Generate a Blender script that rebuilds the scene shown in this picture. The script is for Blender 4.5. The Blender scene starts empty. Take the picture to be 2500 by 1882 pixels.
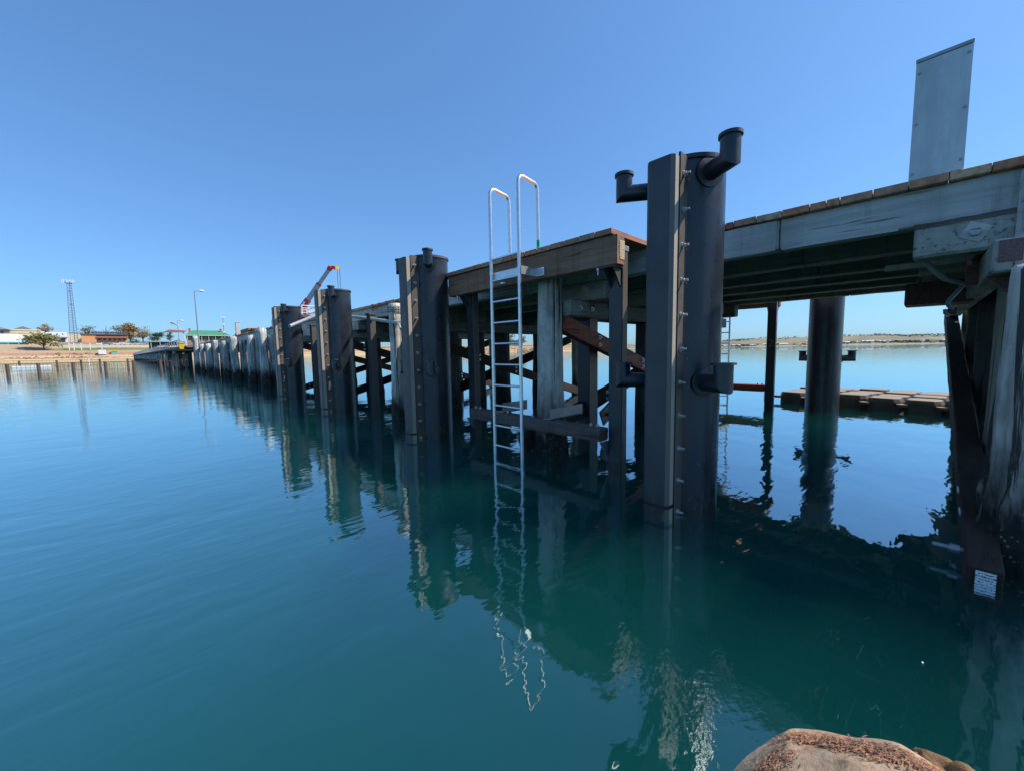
import bpy, bmesh, math, random
from mathutils import Vector, Matrix, noise
R=math.radians
random.seed(7)
S=bpy.context.scene
COL=S.collection
# ------------------------------------------------------------------ helpers
def V(*a): return Vector(a)
class MB:
    def __init__(s): s.bm=bmesh.new()
    def _new(s,vs,fs,bev=0,seg=1):
        bv=[s.bm.verts.new(v) for v in vs]; nf=[]
        for f in fs:
            try: nf.append(s.bm.faces.new([bv[i] for i in f]))
            except ValueError: pass
        if bev>0:
            es={e for f in nf for e in f.edges}
            bmesh.ops.bevel(s.bm,geom=list(es),offset=bev,segments=seg,affect='EDGES',profile=.6)
        return s
    BF=[(0,3,2,1),(4,5,6,7),(0,1,5,4),(1,2,6,5),(2,3,7,6),(3,0,4,7)]
    def box(s,x0,x1,y0,y1,z0,z1,bev=0,seg=1):
        return s._new([(x0,y0,z0),(x1,y0,z0),(x1,y1,z0),(x0,y1,z0),(x0,y0,z1),(x1,y0,z1),(x1,y1,z1),(x0,y1,z1)],s.BF,bev,seg)
    def cbox(s,c,d,rz=0,bev=0):
        m=Matrix.Rotation(rz,3,'Z'); x,y,z=d[0]/2,d[1]/2,d[2]/2; c=Vector(c)
        return s._new([c+m@V(a*x,b*y,e*z) for e in(-1,1) for a,b in((-1,-1),(1,-1),(1,1),(-1,1))],s.BF,bev)
    def beam(s,p,q,w,h,up=(0,0,1),bev=0,seg=1):
        p=Vector(p);q=Vector(q);d=(q-p).normalized();u=Vector(up);sd=d.cross(u).normalized();u=sd.cross(d).normalized()
        vs=[]
        for c in(p,q): vs+=[c-sd*w/2-u*h/2,c+sd*w/2-u*h/2,c+sd*w/2+u*h/2,c-sd*w/2+u*h/2]
        return s._new(vs,[(0,1,2,3),(7,6,5,4),(0,4,5,1),(1,5,6,2),(2,6,7,3),(3,7,4,0)],bev,seg)
    def tube(s,pts,r,n=12,cap=True):
        pts=[Vector(p) for p in pts]; m=len(pts); rs=r if isinstance(r,(list,tuple)) else [r]*m
        t0=(pts[1]-pts[0]).normalized(); a=V(0,0,1) if abs(t0.z)<.9 else V(1,0,0)
        nx=t0.cross(a).normalized(); rings=[]
        for i,p in enumerate(pts):
            if i==0: t=t0
            elif i==m-1: t=(pts[-1]-pts[-2]).normalized()
            else: t=((pts[i]-pts[i-1]).normalized()+(pts[i+1]-pts[i]).normalized()).normalized()
            nx=(nx-t*nx.dot(t)).normalized(); ny=t.cross(nx)
            k=1.
            if 0<i<m-1:
                c=max(.5,(pts[i]-pts[i-1]).normalized().dot(t)); k=1/c
                bd=((pts[i+1]-pts[i]).normalized()-(pts[i]-pts[i-1]).normalized())
                bd=bd.normalized() if bd.length>1e-6 else None
            else: bd=None
            ring=[]
            for j in range(n):
                an=2*math.pi*j/n; o=(nx*math.cos(an)+ny*math.sin(an))*rs[i]
                if bd is not None: o=o+bd*(o.dot(bd)*(k-1))
                ring.append(s.bm.verts.new(p+o))
            rings.append(ring)
        for A,B in zip(rings,rings[1:]):
            for j in range(n): s.bm.faces.new((A[j],A[(j+1)%n],B[(j+1)%n],B[j]))
        if cap: s.bm.faces.new(rings[0][::-1]); s.bm.faces.new(rings[-1])
        return s
    def lathe(s,prof,c=(0,0,0),n=24,ax='z',close=True):
        c=Vector(c); rings=[]
        for r,h in prof:
            ring=[]
            for j in range(n):
                a=2*math.pi*j/n; x,y=r*math.cos(a),r*math.sin(a)
                o={'z':V(x,y,h),'y':V(x,h,-y),'x':V(h,x,y)}[ax] if isinstance(ax,str) else ax@V(x,y,h)
                ring.append(s.bm.verts.new(c+o))
            rings.append(ring)
        for A,B in zip(rings,rings[1:]):
            for j in range(n): s.bm.faces.new((A[j],A[(j+1)%n],B[(j+1)%n],B[j]))
        if close: s.bm.faces.new(rings[0][::-1]); s.bm.faces.new(rings[-1])
        return s
    def prism(s,poly,lo,hi,ax='y'):
        f={'y':lambda a,b,c:(a,c,b),'x':lambda a,b,c:(c,a,b),'z':lambda a,b,c:(a,b,c)}[ax]
        n=len(poly); vs=[f(a,b,lo) for a,b in poly]+[f(a,b,hi) for a,b in poly]
        return s._new(vs,[tuple(range(n))[::-1],tuple(range(n,2*n))]+[(i,(i+1)%n,n+(i+1)%n,n+i) for i in range(n)])
    def rough(s,amp=.006,step=.16,seed=0.):
        for _ in range(1):
            es=[e for e in s.bm.edges if e.calc_length()>step*1.8]
            by={}
            for e in es: by.setdefault(min(40,int(e.calc_length()/step)),[]).append(e)
            for c,el in by.items(): bmesh.ops.subdivide_edges(s.bm,edges=[e for e in el if e.is_valid],cuts=c,use_grid_fill=False)
        for v in s.bm.verts:
            p=v.co*5.3+V(seed,seed*.7,0); q=v.co*17+V(0,seed,seed)
            v.co+=V(noise.noise(p),noise.noise(p+V(31,7,3)),noise.noise(p+V(5,17,41)))*amp+V(noise.noise(q),noise.noise(q+V(9,3,1)),noise.noise(q+V(2,8,6)))*amp*.4
        return s
    def face(s,*vs): return s._new(vs,[tuple(range(len(vs)))])
    def build(s,name,mat,parent=None,smooth=False,loc=None,ang=35):
        bmesh.ops.recalc_face_normals(s.bm,faces=s.bm.faces)
        base=Vector(parent.matrix_world.translation) if False else (wloc(parent) if parent else Vector(loc or (0,0,0)))
        if base.length: bmesh.ops.translate(s.bm,verts=s.bm.verts,vec=-base)
        me=bpy.data.meshes.new(name); s.bm.to_mesh(me); s.bm.free()
        if smooth:
            me.polygons.foreach_set('use_smooth',[True]*len(me.polygons))
            if ang: me.set_sharp_from_angle(angle=R(ang))
        o=bpy.data.objects.new(name,me); COL.objects.link(o)
        if mat: me.materials.append(mat)
        if parent: o.parent=parent
        else: o.location=base
        return o
def wloc(o):
    v=Vector((0,0,0))
    while o: v+=o.location; o=o.parent
    return v
def tag(o,label=None,cat=None,group=None,kind=None):
    if label: o['label']=label
    if cat: o['category']=cat
    if group: o['group']=group
    if kind: o['kind']=kind
    return o
def thing(name,label,cat,loc=(0,0,0),group=None):
    o=bpy.data.objects.new(name,None); o.empty_display_size=.2; COL.objects.link(o); o.location=loc
    return tag(o,label,cat,group)
def dup(o,loc=None,rz=None,label=None,parent=None):
    c=o.copy(); COL.objects.link(c)
    if parent is not None: c.parent=parent
    if loc is not None: c.location=loc
    if rz is not None: c.rotation_euler=(0,0,rz)
    if label: c['label']=label
    for ch in [x for x in bpy.data.objects if x.parent==o]: dup(ch,parent=c)
    return c
# ------------------------------------------------------------------ materials
class NT:
    def __init__(s,name):
        s.m=bpy.data.materials.new(name); s.m.use_nodes=True; s.t=s.m.node_tree; s.n=s.t.nodes
        s.b=s.n['Principled BSDF']; s.out=s.n['Material Output']
    def N(s,ty,**k):
        n=s.n.new(ty)
        for a,b in k.items():
            if hasattr(n,a): setattr(n,a,b)
        return n
    def L(s,a,b): s.t.links.new(a,b)
    def coord(s,scale=(1,1,1),rot=(0,0,0),rnd=True,kind='Object'):
        tc=s.N('ShaderNodeTexCoord'); mp=s.N('ShaderNodeMapping'); mp.inputs['Scale'].default_value=scale; mp.inputs['Rotation'].default_value=rot
        src=tc.outputs[kind]
        if rnd:
            oi=s.N('ShaderNodeObjectInfo'); ad=s.N('ShaderNodeVectorMath',operation='MULTIPLY_ADD')
            ad.inputs[0].default_value=(37,53,71); 
            cb=s.N('ShaderNodeCombineXYZ')
            for i in range(3): s.L(oi.outputs['Random'],cb.inputs[i])
            s.L(cb.outputs[0],ad.inputs[1]); s.L(src,ad.inputs[2]); src=ad.outputs[0]
        s.L(src,mp.inputs['Vector']); return mp.outputs[0]
    def noise(s,co,scale=5,detail=5,rough=.6,dist=0):
        n=s.N('ShaderNodeTexNoise'); n.inputs['Scale'].default_value=scale; n.inputs['Detail'].default_value=detail
        n.inputs['Roughness'].default_value=rough; n.inputs['Distortion'].default_value=dist
        s.L(co,n.inputs['Vector']); return n.outputs['Fac']
    def ramp(s,f,stops):
        r=s.N('ShaderNodeValToRGB'); e=r.color_ramp.elements
        while len(e)<len(stops): e.new(.5)
        for el,(p,c) in zip(e,stops): el.position=p; el.color=(*c,1) if len(c)==3 else c
        s.L(f,r.inputs[0]); return r.outputs[0]
    def mix(s,f,a,b,mode='MIX'):
        m=s.N('ShaderNodeMix',data_type='RGBA',blend_type=mode)
        for v,i in((f,0),(a,6),(b,7)):
            if isinstance(v,(int,float)): m.inputs[i].default_value=v
            elif isinstance(v,tuple): m.inputs[i].default_value=(*v,1)
            else: s.L(v,m.inputs[i])
        return m.outputs[2]
    def math(s,op,a,b=None,c=None,clamp=False):
        m=s.N('ShaderNodeMath',operation=op,use_clamp=clamp)
        for i,v in enumerate((a,b,c)):
            if v is None: continue
            if isinstance(v,(int,float)): m.inputs[i].default_value=v
            else: s.L(v,m.inputs[i])
        return m.outputs[0]
    def bump(s,h,strength=.3,dist=.01,prev=None):
        b=s.N('ShaderNodeBump'); b.inputs['Strength'].default_value=strength; b.inputs['Distance'].default_value=dist
        s.L(h,b.inputs['Height'])
        if prev is not None: s.L(prev,b.inputs['Normal'])
        return b.outputs[0]
    def fin(s,col=None,rough=.6,nor=None,metal=0,spec=None):
        for v,k in((col,'Base Color'),(rough,'Roughness'),(metal,'Metallic'),(spec,'Specular IOR Level')):
            if v is None: continue
            if isinstance(v,tuple): s.b.inputs[k].default_value=(*v,1)
            elif isinstance(v,(int,float)): s.b.inputs[k].default_value=v
            else: s.L(v,s.b.inputs[k])
        if nor is not None: s.L(nor,s.b.inputs['Normal'])
        return s.m
def plain(name,c,rough=.6,metal=0,var=.25,scale=3,bump=0,spec=None):
    t=NT(name); co=t.coord(); f=t.noise(co,scale,6,.65)
    d=tuple(x*(1-var) for x in c); l=tuple(min(1,x*(1+var)) for x in c)
    col=t.ramp(f,[(.3,d),(.7,l)])
    nor=t.bump(t.noise(co,scale*8,4),bump,.01) if bump else None
    return t.fin(col,rough,nor,metal,spec)
def timber(name,axis,dark,mid,light,crack=.5,rough=.85,fine=1.,stain=None):
    """weathered or sawn timber, grain along an axis"""
    t=NT(name); sc=[14*fine]*3; sc['xyz'.index(axis)]=.7*fine
    co=t.coord(tuple(sc)); g=t.noise(co,1,8,.65,.4)
    sc2=[5*fine]*3; sc2['xyz'.index(axis)]=.35*fine
    co2=t.coord(tuple(sc2)); g2=t.noise(co2,1,4,.5)
    big=t.noise(t.coord((1.6,1.6,1.6)),1,4)
    col=t.ramp(g,[(.28,dark),(.5,mid),(.75,light)])
    col=t.mix(t.math('MULTIPLY',g2,.55),col,t.mix(.5,dark,mid))
    col=t.mix(t.ramp(big,[(.35,(0,0,0)),(.7,(1,1,1))]),t.mix(.35,col,tuple(x*.55 for x in dark),'MIX'),col)
    dr=t.noise(t.coord((7,7,.6)),1,5,.65); col=t.mix(t.ramp(dr,[(.5,(0,0,0)),(.72,(.55,.55,.55))]),col,tuple(x*.45 for x in dark))
    ck=t.ramp(t.noise(t.coord(tuple(v*1.5 for v in sc)),1,3,.55),[(.34,(1,1,1)),(.40,(0,0,0))])
    col=t.mix(t.math('MULTIPLY',ck,crack),col,tuple(x*.15 for x in dark))
    h=t.math('SUBTRACT',g,t.math('MULTIPLY',ck,.8))
    return t.fin(col,rough,t.bump(h,.7,.012))
def pile_mat(name,light,mid,dark,lo=.25,hi=.75):
    t=NT(name); co=t.coord((11,11,.6)); g=t.noise(co,1,9,.68,.5)
    col=t.ramp(g,[(.25,dark),(.45,mid),(.7,light)])
    blot=t.noise(t.coord((2.2,2.2,1.2)),1,5,.7)
    col=t.mix(t.ramp(blot,[(.46,(0,0,0)),(.62,(.85,.85,.85))]),col,tuple(x*.5 for x in mid))
    ck=t.ramp(t.noise(t.coord((9,9,.28)),1,4,.6,.9),[(.385,(1,1,1)),(.43,(0,0,0))])
    col=t.mix(t.math('MULTIPLY',ck,.9),col,(.012,.011,.01))
    tc=t.N('ShaderNodeTexCoord'); sp=t.N('ShaderNodeSeparateXYZ'); t.L(tc.outputs['Object'],sp.inputs[0])
    n1=t.noise(t.coord((7,7,1.2)),1,6,.7); n2=t.noise(t.coord((14,14,9)),1,4,.6)
    z=t.math('ADD',sp.outputs[2],t.math('MULTIPLY',t.math('SUBTRACT',n1,.5),1.3))
    wet=t.N('ShaderNodeMapRange'); wet.inputs[1].default_value=hi; wet.inputs[2].default_value=lo; t.L(z,wet.inputs[0])
    grow=t.ramp(n2,[(.3,(.006,.007,.006)),(.55,(.022,.021,.016)),(.75,(.06,.058,.04))])
    vo=t.N('ShaderNodeTexVoronoi'); vo.inputs['Scale'].default_value=34; t.L(t.coord((1,1,1)),vo.inputs['Vector'])
    bar=t.math('MULTIPLY',t.math('LESS_THAN',vo.outputs['Distance'],.22),t.math('GREATER_THAN',t.noise(t.coord((5,5,3)),1,3),.5))
    col=t.mix(wet.outputs[0],col,t.mix(t.math('MULTIPLY',bar,.75),grow,(.34,.32,.26)))
    b=t.bump(t.math('SUBTRACT',g,ck),.9,.02); b=t.bump(t.math('MULTIPLY',n2,wet.outputs[0]),.8,.04,b)
    return t.fin(col,.85,b)
def island(name,cols,rough=.8,axis='x'):
    t=NT(name); ge=t.N('ShaderNodeNewGeometry')
    c=t.ramp(ge.outputs['Random Per Island'],[(i/(len(cols)-1),k) for i,k in enumerate(cols)])
    sc=[22,22,22]; sc['xyz'.index(axis)]=1.2
    g=t.noise(t.coord(tuple(sc),rnd=False),1,6,.6)
    col=t.mix(t.ramp(g,[(.35,(1,1,1)),(.6,(.15,.15,.15))]),c,t.mix(.5,c,(.03,.02,.015)))
    bl=t.noise(t.coord((3,3,3),rnd=False),1,4); col=t.mix(t.ramp(bl,[(.45,(0,0,0)),(.7,(.6,.6,.6))]),col,(.16,.14,.12))
    return t.fin(col,rough,t.bump(g,.5,.006))
def steel(name,base=(.02,.022,.026),rough=.36,spots=True,streak=True):
    t=NT(name); co=t.coord((1,1,1)); f=t.noise(co,2.2,6,.6)
    col=t.ramp(f,[(.3,tuple(x*.75 for x in base)),(.7,tuple(x*1.5 for x in base))])
    if streak:
        st=t.noise(t.coord((9,9,.5)),1,5,.6); col=t.mix(t.ramp(st,[(.58,(0,0,0)),(.80,(.3,.3,.3))]),col,(.10,.08,.07))
    tc=t.N('ShaderNodeTexCoord'); sp=t.N('ShaderNodeSeparateXYZ'); t.L(tc.outputs['Object'],sp.inputs[0])
    zt=t.math('ADD',sp.outputs[2],t.math('MULTIPLY',t.math('SUBTRACT',t.noise(t.coord((9,9,3)),1,5,.7),.5),.5))
    td=t.N('ShaderNodeMapRange'); td.inputs[1].default_value=.30; td.inputs[2].default_value=.10; t.L(zt,td.inputs[0])
    col=t.mix(t.math('MULTIPLY',td.outputs[0],.85),col,t.ramp(t.noise(t.coord((24,24,14)),1,4),[(.35,(.008,.010,.006)),(.6,(.03,.034,.02)),(.72,(.16,.15,.11))]))
    r=t.ramp(t.noise(co,6,5),[(.3,(rough-.06,)*3),(.7,(rough+.12,)*3)])
    if spots:
        v=t.N('ShaderNodeTexVoronoi'); v.inputs['Scale'].default_value=17; t.L(t.coord((1,1,.8)),v.inputs['Vector'])
        sp=t.ramp(v.outputs['Distance'],[(.045,(1,1,1)),(.075,(0,0,0))])
        msk=t.ramp(t.noise(co,1.3,3),[(.5,(0,0,0)),(.6,(1,1,1))])
        col=t.mix(t.math('MULTIPLY',sp,msk),col,(.35,.35,.34))
    nor=t.bump(t.noise(co,90,3),.06,.004)
    return t.fin(col,r,nor,0,.5)
def label_mat(name,paper,ink,nx,ny,axes=(1,2)):
    t=NT(name); co=t.coord((1,1,1),rnd=False)
    sp=t.N('ShaderNodeSeparateXYZ'); t.L(co,sp.inputs[0]); cb=t.N('ShaderNodeCombineXYZ')
    t.L(sp.outputs[axes[0]],cb.inputs[0]); t.L(sp.outputs[axes[1]],cb.inputs[1])
    mp=t.N('ShaderNodeMapping'); mp.inputs['Scale'].default_value=(nx,ny,1); t.L(cb.outputs[0],mp.inputs[0])
    n=t.N('ShaderNodeTexNoise'); n.inputs['Scale'].default_value=3.1; n.inputs['Detail'].default_value=1; t.L(mp.outputs[0],n.inputs[0])
    w=t.N('ShaderNodeTexWave',bands_direction='Y'); w.inputs['Scale'].default_value=.5; t.L(mp.outputs[0],w.inputs[0])
    m=t.math('MULTIPLY',t.math('GREATER_THAN',n.outputs[0],.5),t.math('GREATER_THAN',w.outputs['Fac'],.45))
    return t.fin(t.mix(m,paper,ink),.5)
M={}
M['steel']=steel('black painted steel',(.019,.022,.028),.30); M['steel2']=steel('dark steel plain',(.024,.026,.03),.42,False)
M['fender']=steel('black fender plastic',(.045,.045,.048),.46,False,True)
def sun_dust_tint(m,axis,thr,col,fac):  # tints faces by direction: painted sunlight on fenders and posts, dust on float cubes
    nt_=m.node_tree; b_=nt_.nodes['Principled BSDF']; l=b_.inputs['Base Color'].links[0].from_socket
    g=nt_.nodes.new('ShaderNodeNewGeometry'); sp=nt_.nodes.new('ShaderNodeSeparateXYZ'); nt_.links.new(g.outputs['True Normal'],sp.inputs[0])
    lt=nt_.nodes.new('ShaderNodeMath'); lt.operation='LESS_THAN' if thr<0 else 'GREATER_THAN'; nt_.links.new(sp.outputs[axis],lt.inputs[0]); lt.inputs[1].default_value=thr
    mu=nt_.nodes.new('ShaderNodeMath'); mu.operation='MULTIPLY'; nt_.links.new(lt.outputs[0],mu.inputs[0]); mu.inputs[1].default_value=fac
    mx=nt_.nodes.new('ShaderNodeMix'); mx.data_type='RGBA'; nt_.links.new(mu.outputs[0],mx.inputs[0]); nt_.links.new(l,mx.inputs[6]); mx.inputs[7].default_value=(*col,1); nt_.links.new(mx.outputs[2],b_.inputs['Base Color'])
sun_dust_tint(M['fender'],1,-.5,(.17,.14,.11),.75)  # sunlight painted into the colour of fender faces turned to the sun, chamfer included
sun_dust_tint(M['fender'],1,-.85,(.52,.43,.33),.9)  # stronger painted sunlight on the flat fender side alone
sun_dust_tint(M['steel2'],1,-.9,(.20,.155,.115),.6)  # sunlit tan painted on steel faces turned to the sun
M['fender_collar']=plain('black rubber',(.012,.012,.014),.7)
M['galv']=plain('galvanised steel',(.62,.63,.64),.38,.75,.2,14)
M['galv_dull']=plain('dull galvanised steel',(.33,.35,.37),.5,.35,.2,6)
M['alum']=plain('mill finish aluminium',(.72,.70,.68),.3,.85,.12,20)
M['bolt']=plain('zinc bolt',(.55,.54,.52),.4,.55,.2,40)
def _panel():
    t=NT('grey coated sheet'); st=t.noise(t.coord((7,7,.7)),1,6,.65); bl=t.noise(t.coord((2,2,1.4)),1,5,.6)
    c=t.ramp(st,[(.3,(.52,.52,.49)),(.55,(.66,.66,.63)),(.75,(.78,.77,.73))]); c=t.mix(t.ramp(bl,[(.5,(0,0,0)),(.7,(.6,.6,.6))]),c,(.44,.44,.42))
    return t.fin(c,t.ramp(bl,[(.3,(.35,)*3),(.7,(.55,)*3)]),t.bump(bl,.15,.01),.15)
M['panelgrey']=_panel()
M['fascia']=timber('new brown hardwood','y',(.20,.095,.055),(.46,.235,.14),(.64,.37,.235),.5)
M['redbrace']=timber('red brown hardwood','x',(.20,.032,.018),(.34,.06,.032),(.42,.095,.05),.25,.6)
M['darkbrace']=timber('dark brown hardwood','x',(.025,.014,.010),(.06,.034,.022),(.11,.065,.042),.4)
M['tanwood']=timber('tan sawn timber','x',(.20,.11,.06),(.34,.21,.12),(.45,.31,.19),.3)
M['walk']=timber('worn grey brown timber','y',(.09,.065,.055),(.20,.15,.125),(.32,.25,.21),.5)
M['girder']=timber('grey blue weathered girder','y',(.42,.40,.36),(.72,.67,.60),(.88,.83,.75),.6)
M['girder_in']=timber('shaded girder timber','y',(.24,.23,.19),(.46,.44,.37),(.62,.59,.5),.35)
M['head']=timber('grey green headstock','x',(.28,.27,.22),(.52,.50,.41),(.68,.65,.54),.45)
M['corbel']=timber('pale corbel timber','y',(.36,.33,.27),(.62,.57,.47),(.78,.72,.61),.6)
M['pile']=pile_mat('whitened timber pile',(.94,.84,.72),(.78,.68,.56),(.34,.28,.22),.3,.85)
M['pile_old']=pile_mat('whitened old pile',(.78,.75,.69),(.60,.575,.52),(.28,.26,.23),.5,1.0)
M['pile_tan']=pile_mat('buff painted pile',(.62,.55,.40),(.50,.44,.32),(.25,.22,.16),.45,.8)
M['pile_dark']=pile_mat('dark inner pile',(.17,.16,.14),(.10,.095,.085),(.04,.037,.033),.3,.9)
M['plank']=island('hardwood deck planks',[(.92,.30,.14),(.86,.46,.24),(.82,.26,.12),(.95,.58,.32),(.80,.55,.34),(.74,.28,.14)])
M['oldplank']=island('weathered deck planks',[(.42,.31,.22),(.34,.24,.17),(.5,.38,.28),(.4,.22,.14)])
M['rust']=plain('rusty plate',(.16,.08,.06),.85,0,.45,18,.5)
M['pvc']=plain('grey conduit plastic',(.44,.44,.38),.5,0,.1)
M['rope']=plain('old rope',(.36,.33,.27),.9,0,.3,60)
M['white']=plain('white paint',(.8,.8,.79),.5,0,.05)
M['black']=plain('black trim',(.015,.015,.016),.5)
M['red']=plain('red paint',(.62,.035,.02),.4,0,.1)
M['orange']=plain('orange yellow paint',(.8,.4,.05),.5,0,.1)
M['yellow']=plain('yellow plastic',(.85,.52,.0),.45,0,.06)
M['cream']=plain('cream render',(.78,.68,.45),.8,0,.06,.4)
M['brick']=plain('orange brick',(.82,.36,.15),.85,0,.12,1.)
M['stone']=plain('brown stone wall',(.40,.28,.2),.9,0,.35,.8)
M['slate']=plain('grey roof',(.20,.20,.2),.7,0,.15,.5)
M['greenroof']=plain('green metal roof',(.07,.27,.14),.45,0,.1,.3)
M['paleroof']=plain('pale green roof',(.36,.46,.38),.6,0,.1)
M['fasciared']=plain('maroon fascia',(.45,.16,.12),.7)
M['glass']=plain('dark window glass',(.05,.06,.07),.15,0,.2,.5)
M['solar']=plain('solar panel',(.05,.06,.09),.25,0,.2,.5)
M['teal']=plain('teal blind',(.13,.45,.47),.6)
M['purple']=plain('blue grey lattice steel',(.16,.17,.27),.6)
M['brown']=plain('brown timber wall',(.16,.10,.075),.85,0,.25,1.)
M['tar']=plain('tyre rubber',(.02,.02,.02),.8)
M['label']=label_mat('white tag print',(.8,.82,.84),(.05,.06,.09),26,34)
M['label_tan']=label_mat('tan tag print',(.72,.58,.36),(.30,.2,.1),30,30,(0,2))
M['label_rust']=label_mat('rust tag print',(.11,.05,.045),(.22,.13,.12),22,60)
M['green']=plain('green tape',(.03,.55,.25),.4,0,.05)
M['bark']=plain('bark',(.13,.10,.08),.9,0,.3,3)
def leaf(name,a,b,c):
    t=NT(name); ge=t.N('ShaderNodeNewGeometry'); col=t.ramp(ge.outputs['Random Per Island'],[(0,a),(.5,b),(1,c)])
    n=t.noise(t.coord((.6,.6,.6)),1,3); col=t.mix(t.ramp(n,[(.35,(.5,.5,.5)),(.65,(0,0,0))]),col,tuple(x*.4 for x in a))
    return t.fin(col,.7)
M['leaf_olive']=leaf('olive foliage',(.16,.16,.05),(.28,.26,.09),(.38,.34,.13))
M['leaf_gum']=leaf('grey green foliage',(.14,.15,.09),(.24,.23,.15),(.33,.30,.2))
M['leaf_autumn']=leaf('autumn foliage',(.28,.17,.05),(.48,.31,.10),(.6,.42,.16))
M['leaf_mixed']=leaf('mixed foliage',(.2,.19,.09),(.42,.32,.17),(.55,.42,.25))
M['leaf_green']=leaf('green foliage',(.035,.08,.025),(.07,.15,.045),(.13,.2,.07))
# ------------------------------------------------------------------ world, sun, camera
SUN_EL=R(50); SX,SY=.74,-.6726; SAZ=math.atan2(SX,SY)
w=bpy.data.worlds.new('World'); S.world=w; w.use_nodes=True
nt=w.node_tree; bg=nt.nodes['Background']; sky=nt.nodes.new('ShaderNodeTexSky'); sky.sky_type='NISHITA'; sky.sun_disc=False
sky.sun_elevation=SUN_EL; sky.sun_rotation=SAZ; sky.altitude=0; sky.air_density=1.0; sky.dust_density=.8; sky.ozone_density=3.5
tint=nt.nodes.new('ShaderNodeMix'); tint.data_type='RGBA'; tint.blend_type='MULTIPLY'; tint.inputs[0].default_value=1; tint.inputs[7].default_value=(.84,1.38,1.98,1)
gm=nt.nodes.new('ShaderNodeGamma'); gm.inputs[1].default_value=.7; nt.links.new(sky.outputs[0],gm.inputs[0])
nt.links.new(gm.outputs[0],tint.inputs[6]); nt.links.new(tint.outputs[2],bg.inputs[0]); bg.inputs[1].default_value=.15
sun=bpy.data.lights.new('sun','SUN'); sun.energy=5.0; sun.angle=R(.53); sun.color=(1,.94,.85)
so=bpy.data.objects.new('sun',sun); COL.objects.link(so)
sd=V(SX*math.cos(SUN_EL),SY*math.cos(SUN_EL),math.sin(SUN_EL)); so.rotation_euler=sd.to_track_quat('Z','Y').to_euler()
cam=bpy.data.cameras.new('camera'); cam.sensor_width=36; cam.lens=13.6235; cam.clip_start=.05; cam.clip_end=20000
co=bpy.data.objects.new('camera',cam); COL.objects.link(co); S.camera=co
yaw,pit,rol=R(43.386),R(5.0987),R(-1.003)
fw=V(math.sin(yaw)*math.cos(pit),math.cos(yaw)*math.cos(pit),-math.sin(pit)); rt=V(math.cos(yaw),-math.sin(yaw),0); up=rt.cross(fw)
r2=rt*math.cos(rol)+up*math.sin(rol); u2=up*math.cos(rol)-rt*math.sin(rol)
mat=Matrix((r2,u2,-fw)).transposed().to_4x4(); mat.translation=V(-3.8747,-1.6269,1.53); co.matrix_world=mat
S.view_settings.view_transform='Standard'; S.view_settings.look='None'; S.view_settings.exposure=0; S.view_settings.gamma=1
S.cycles.use_denoising=True; S.cycles.max_bounces=8; S.cycles.transparent_max_bounces=12; S.cycles.volume_bounces=3
S.cycles.caustics_reflective=False; S.cycles.caustics_refractive=False; S.cycles.sample_clamp_indirect=6
try: S.cycles.denoiser='OPENIMAGEDENOISE'
except Exception: pass
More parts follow.
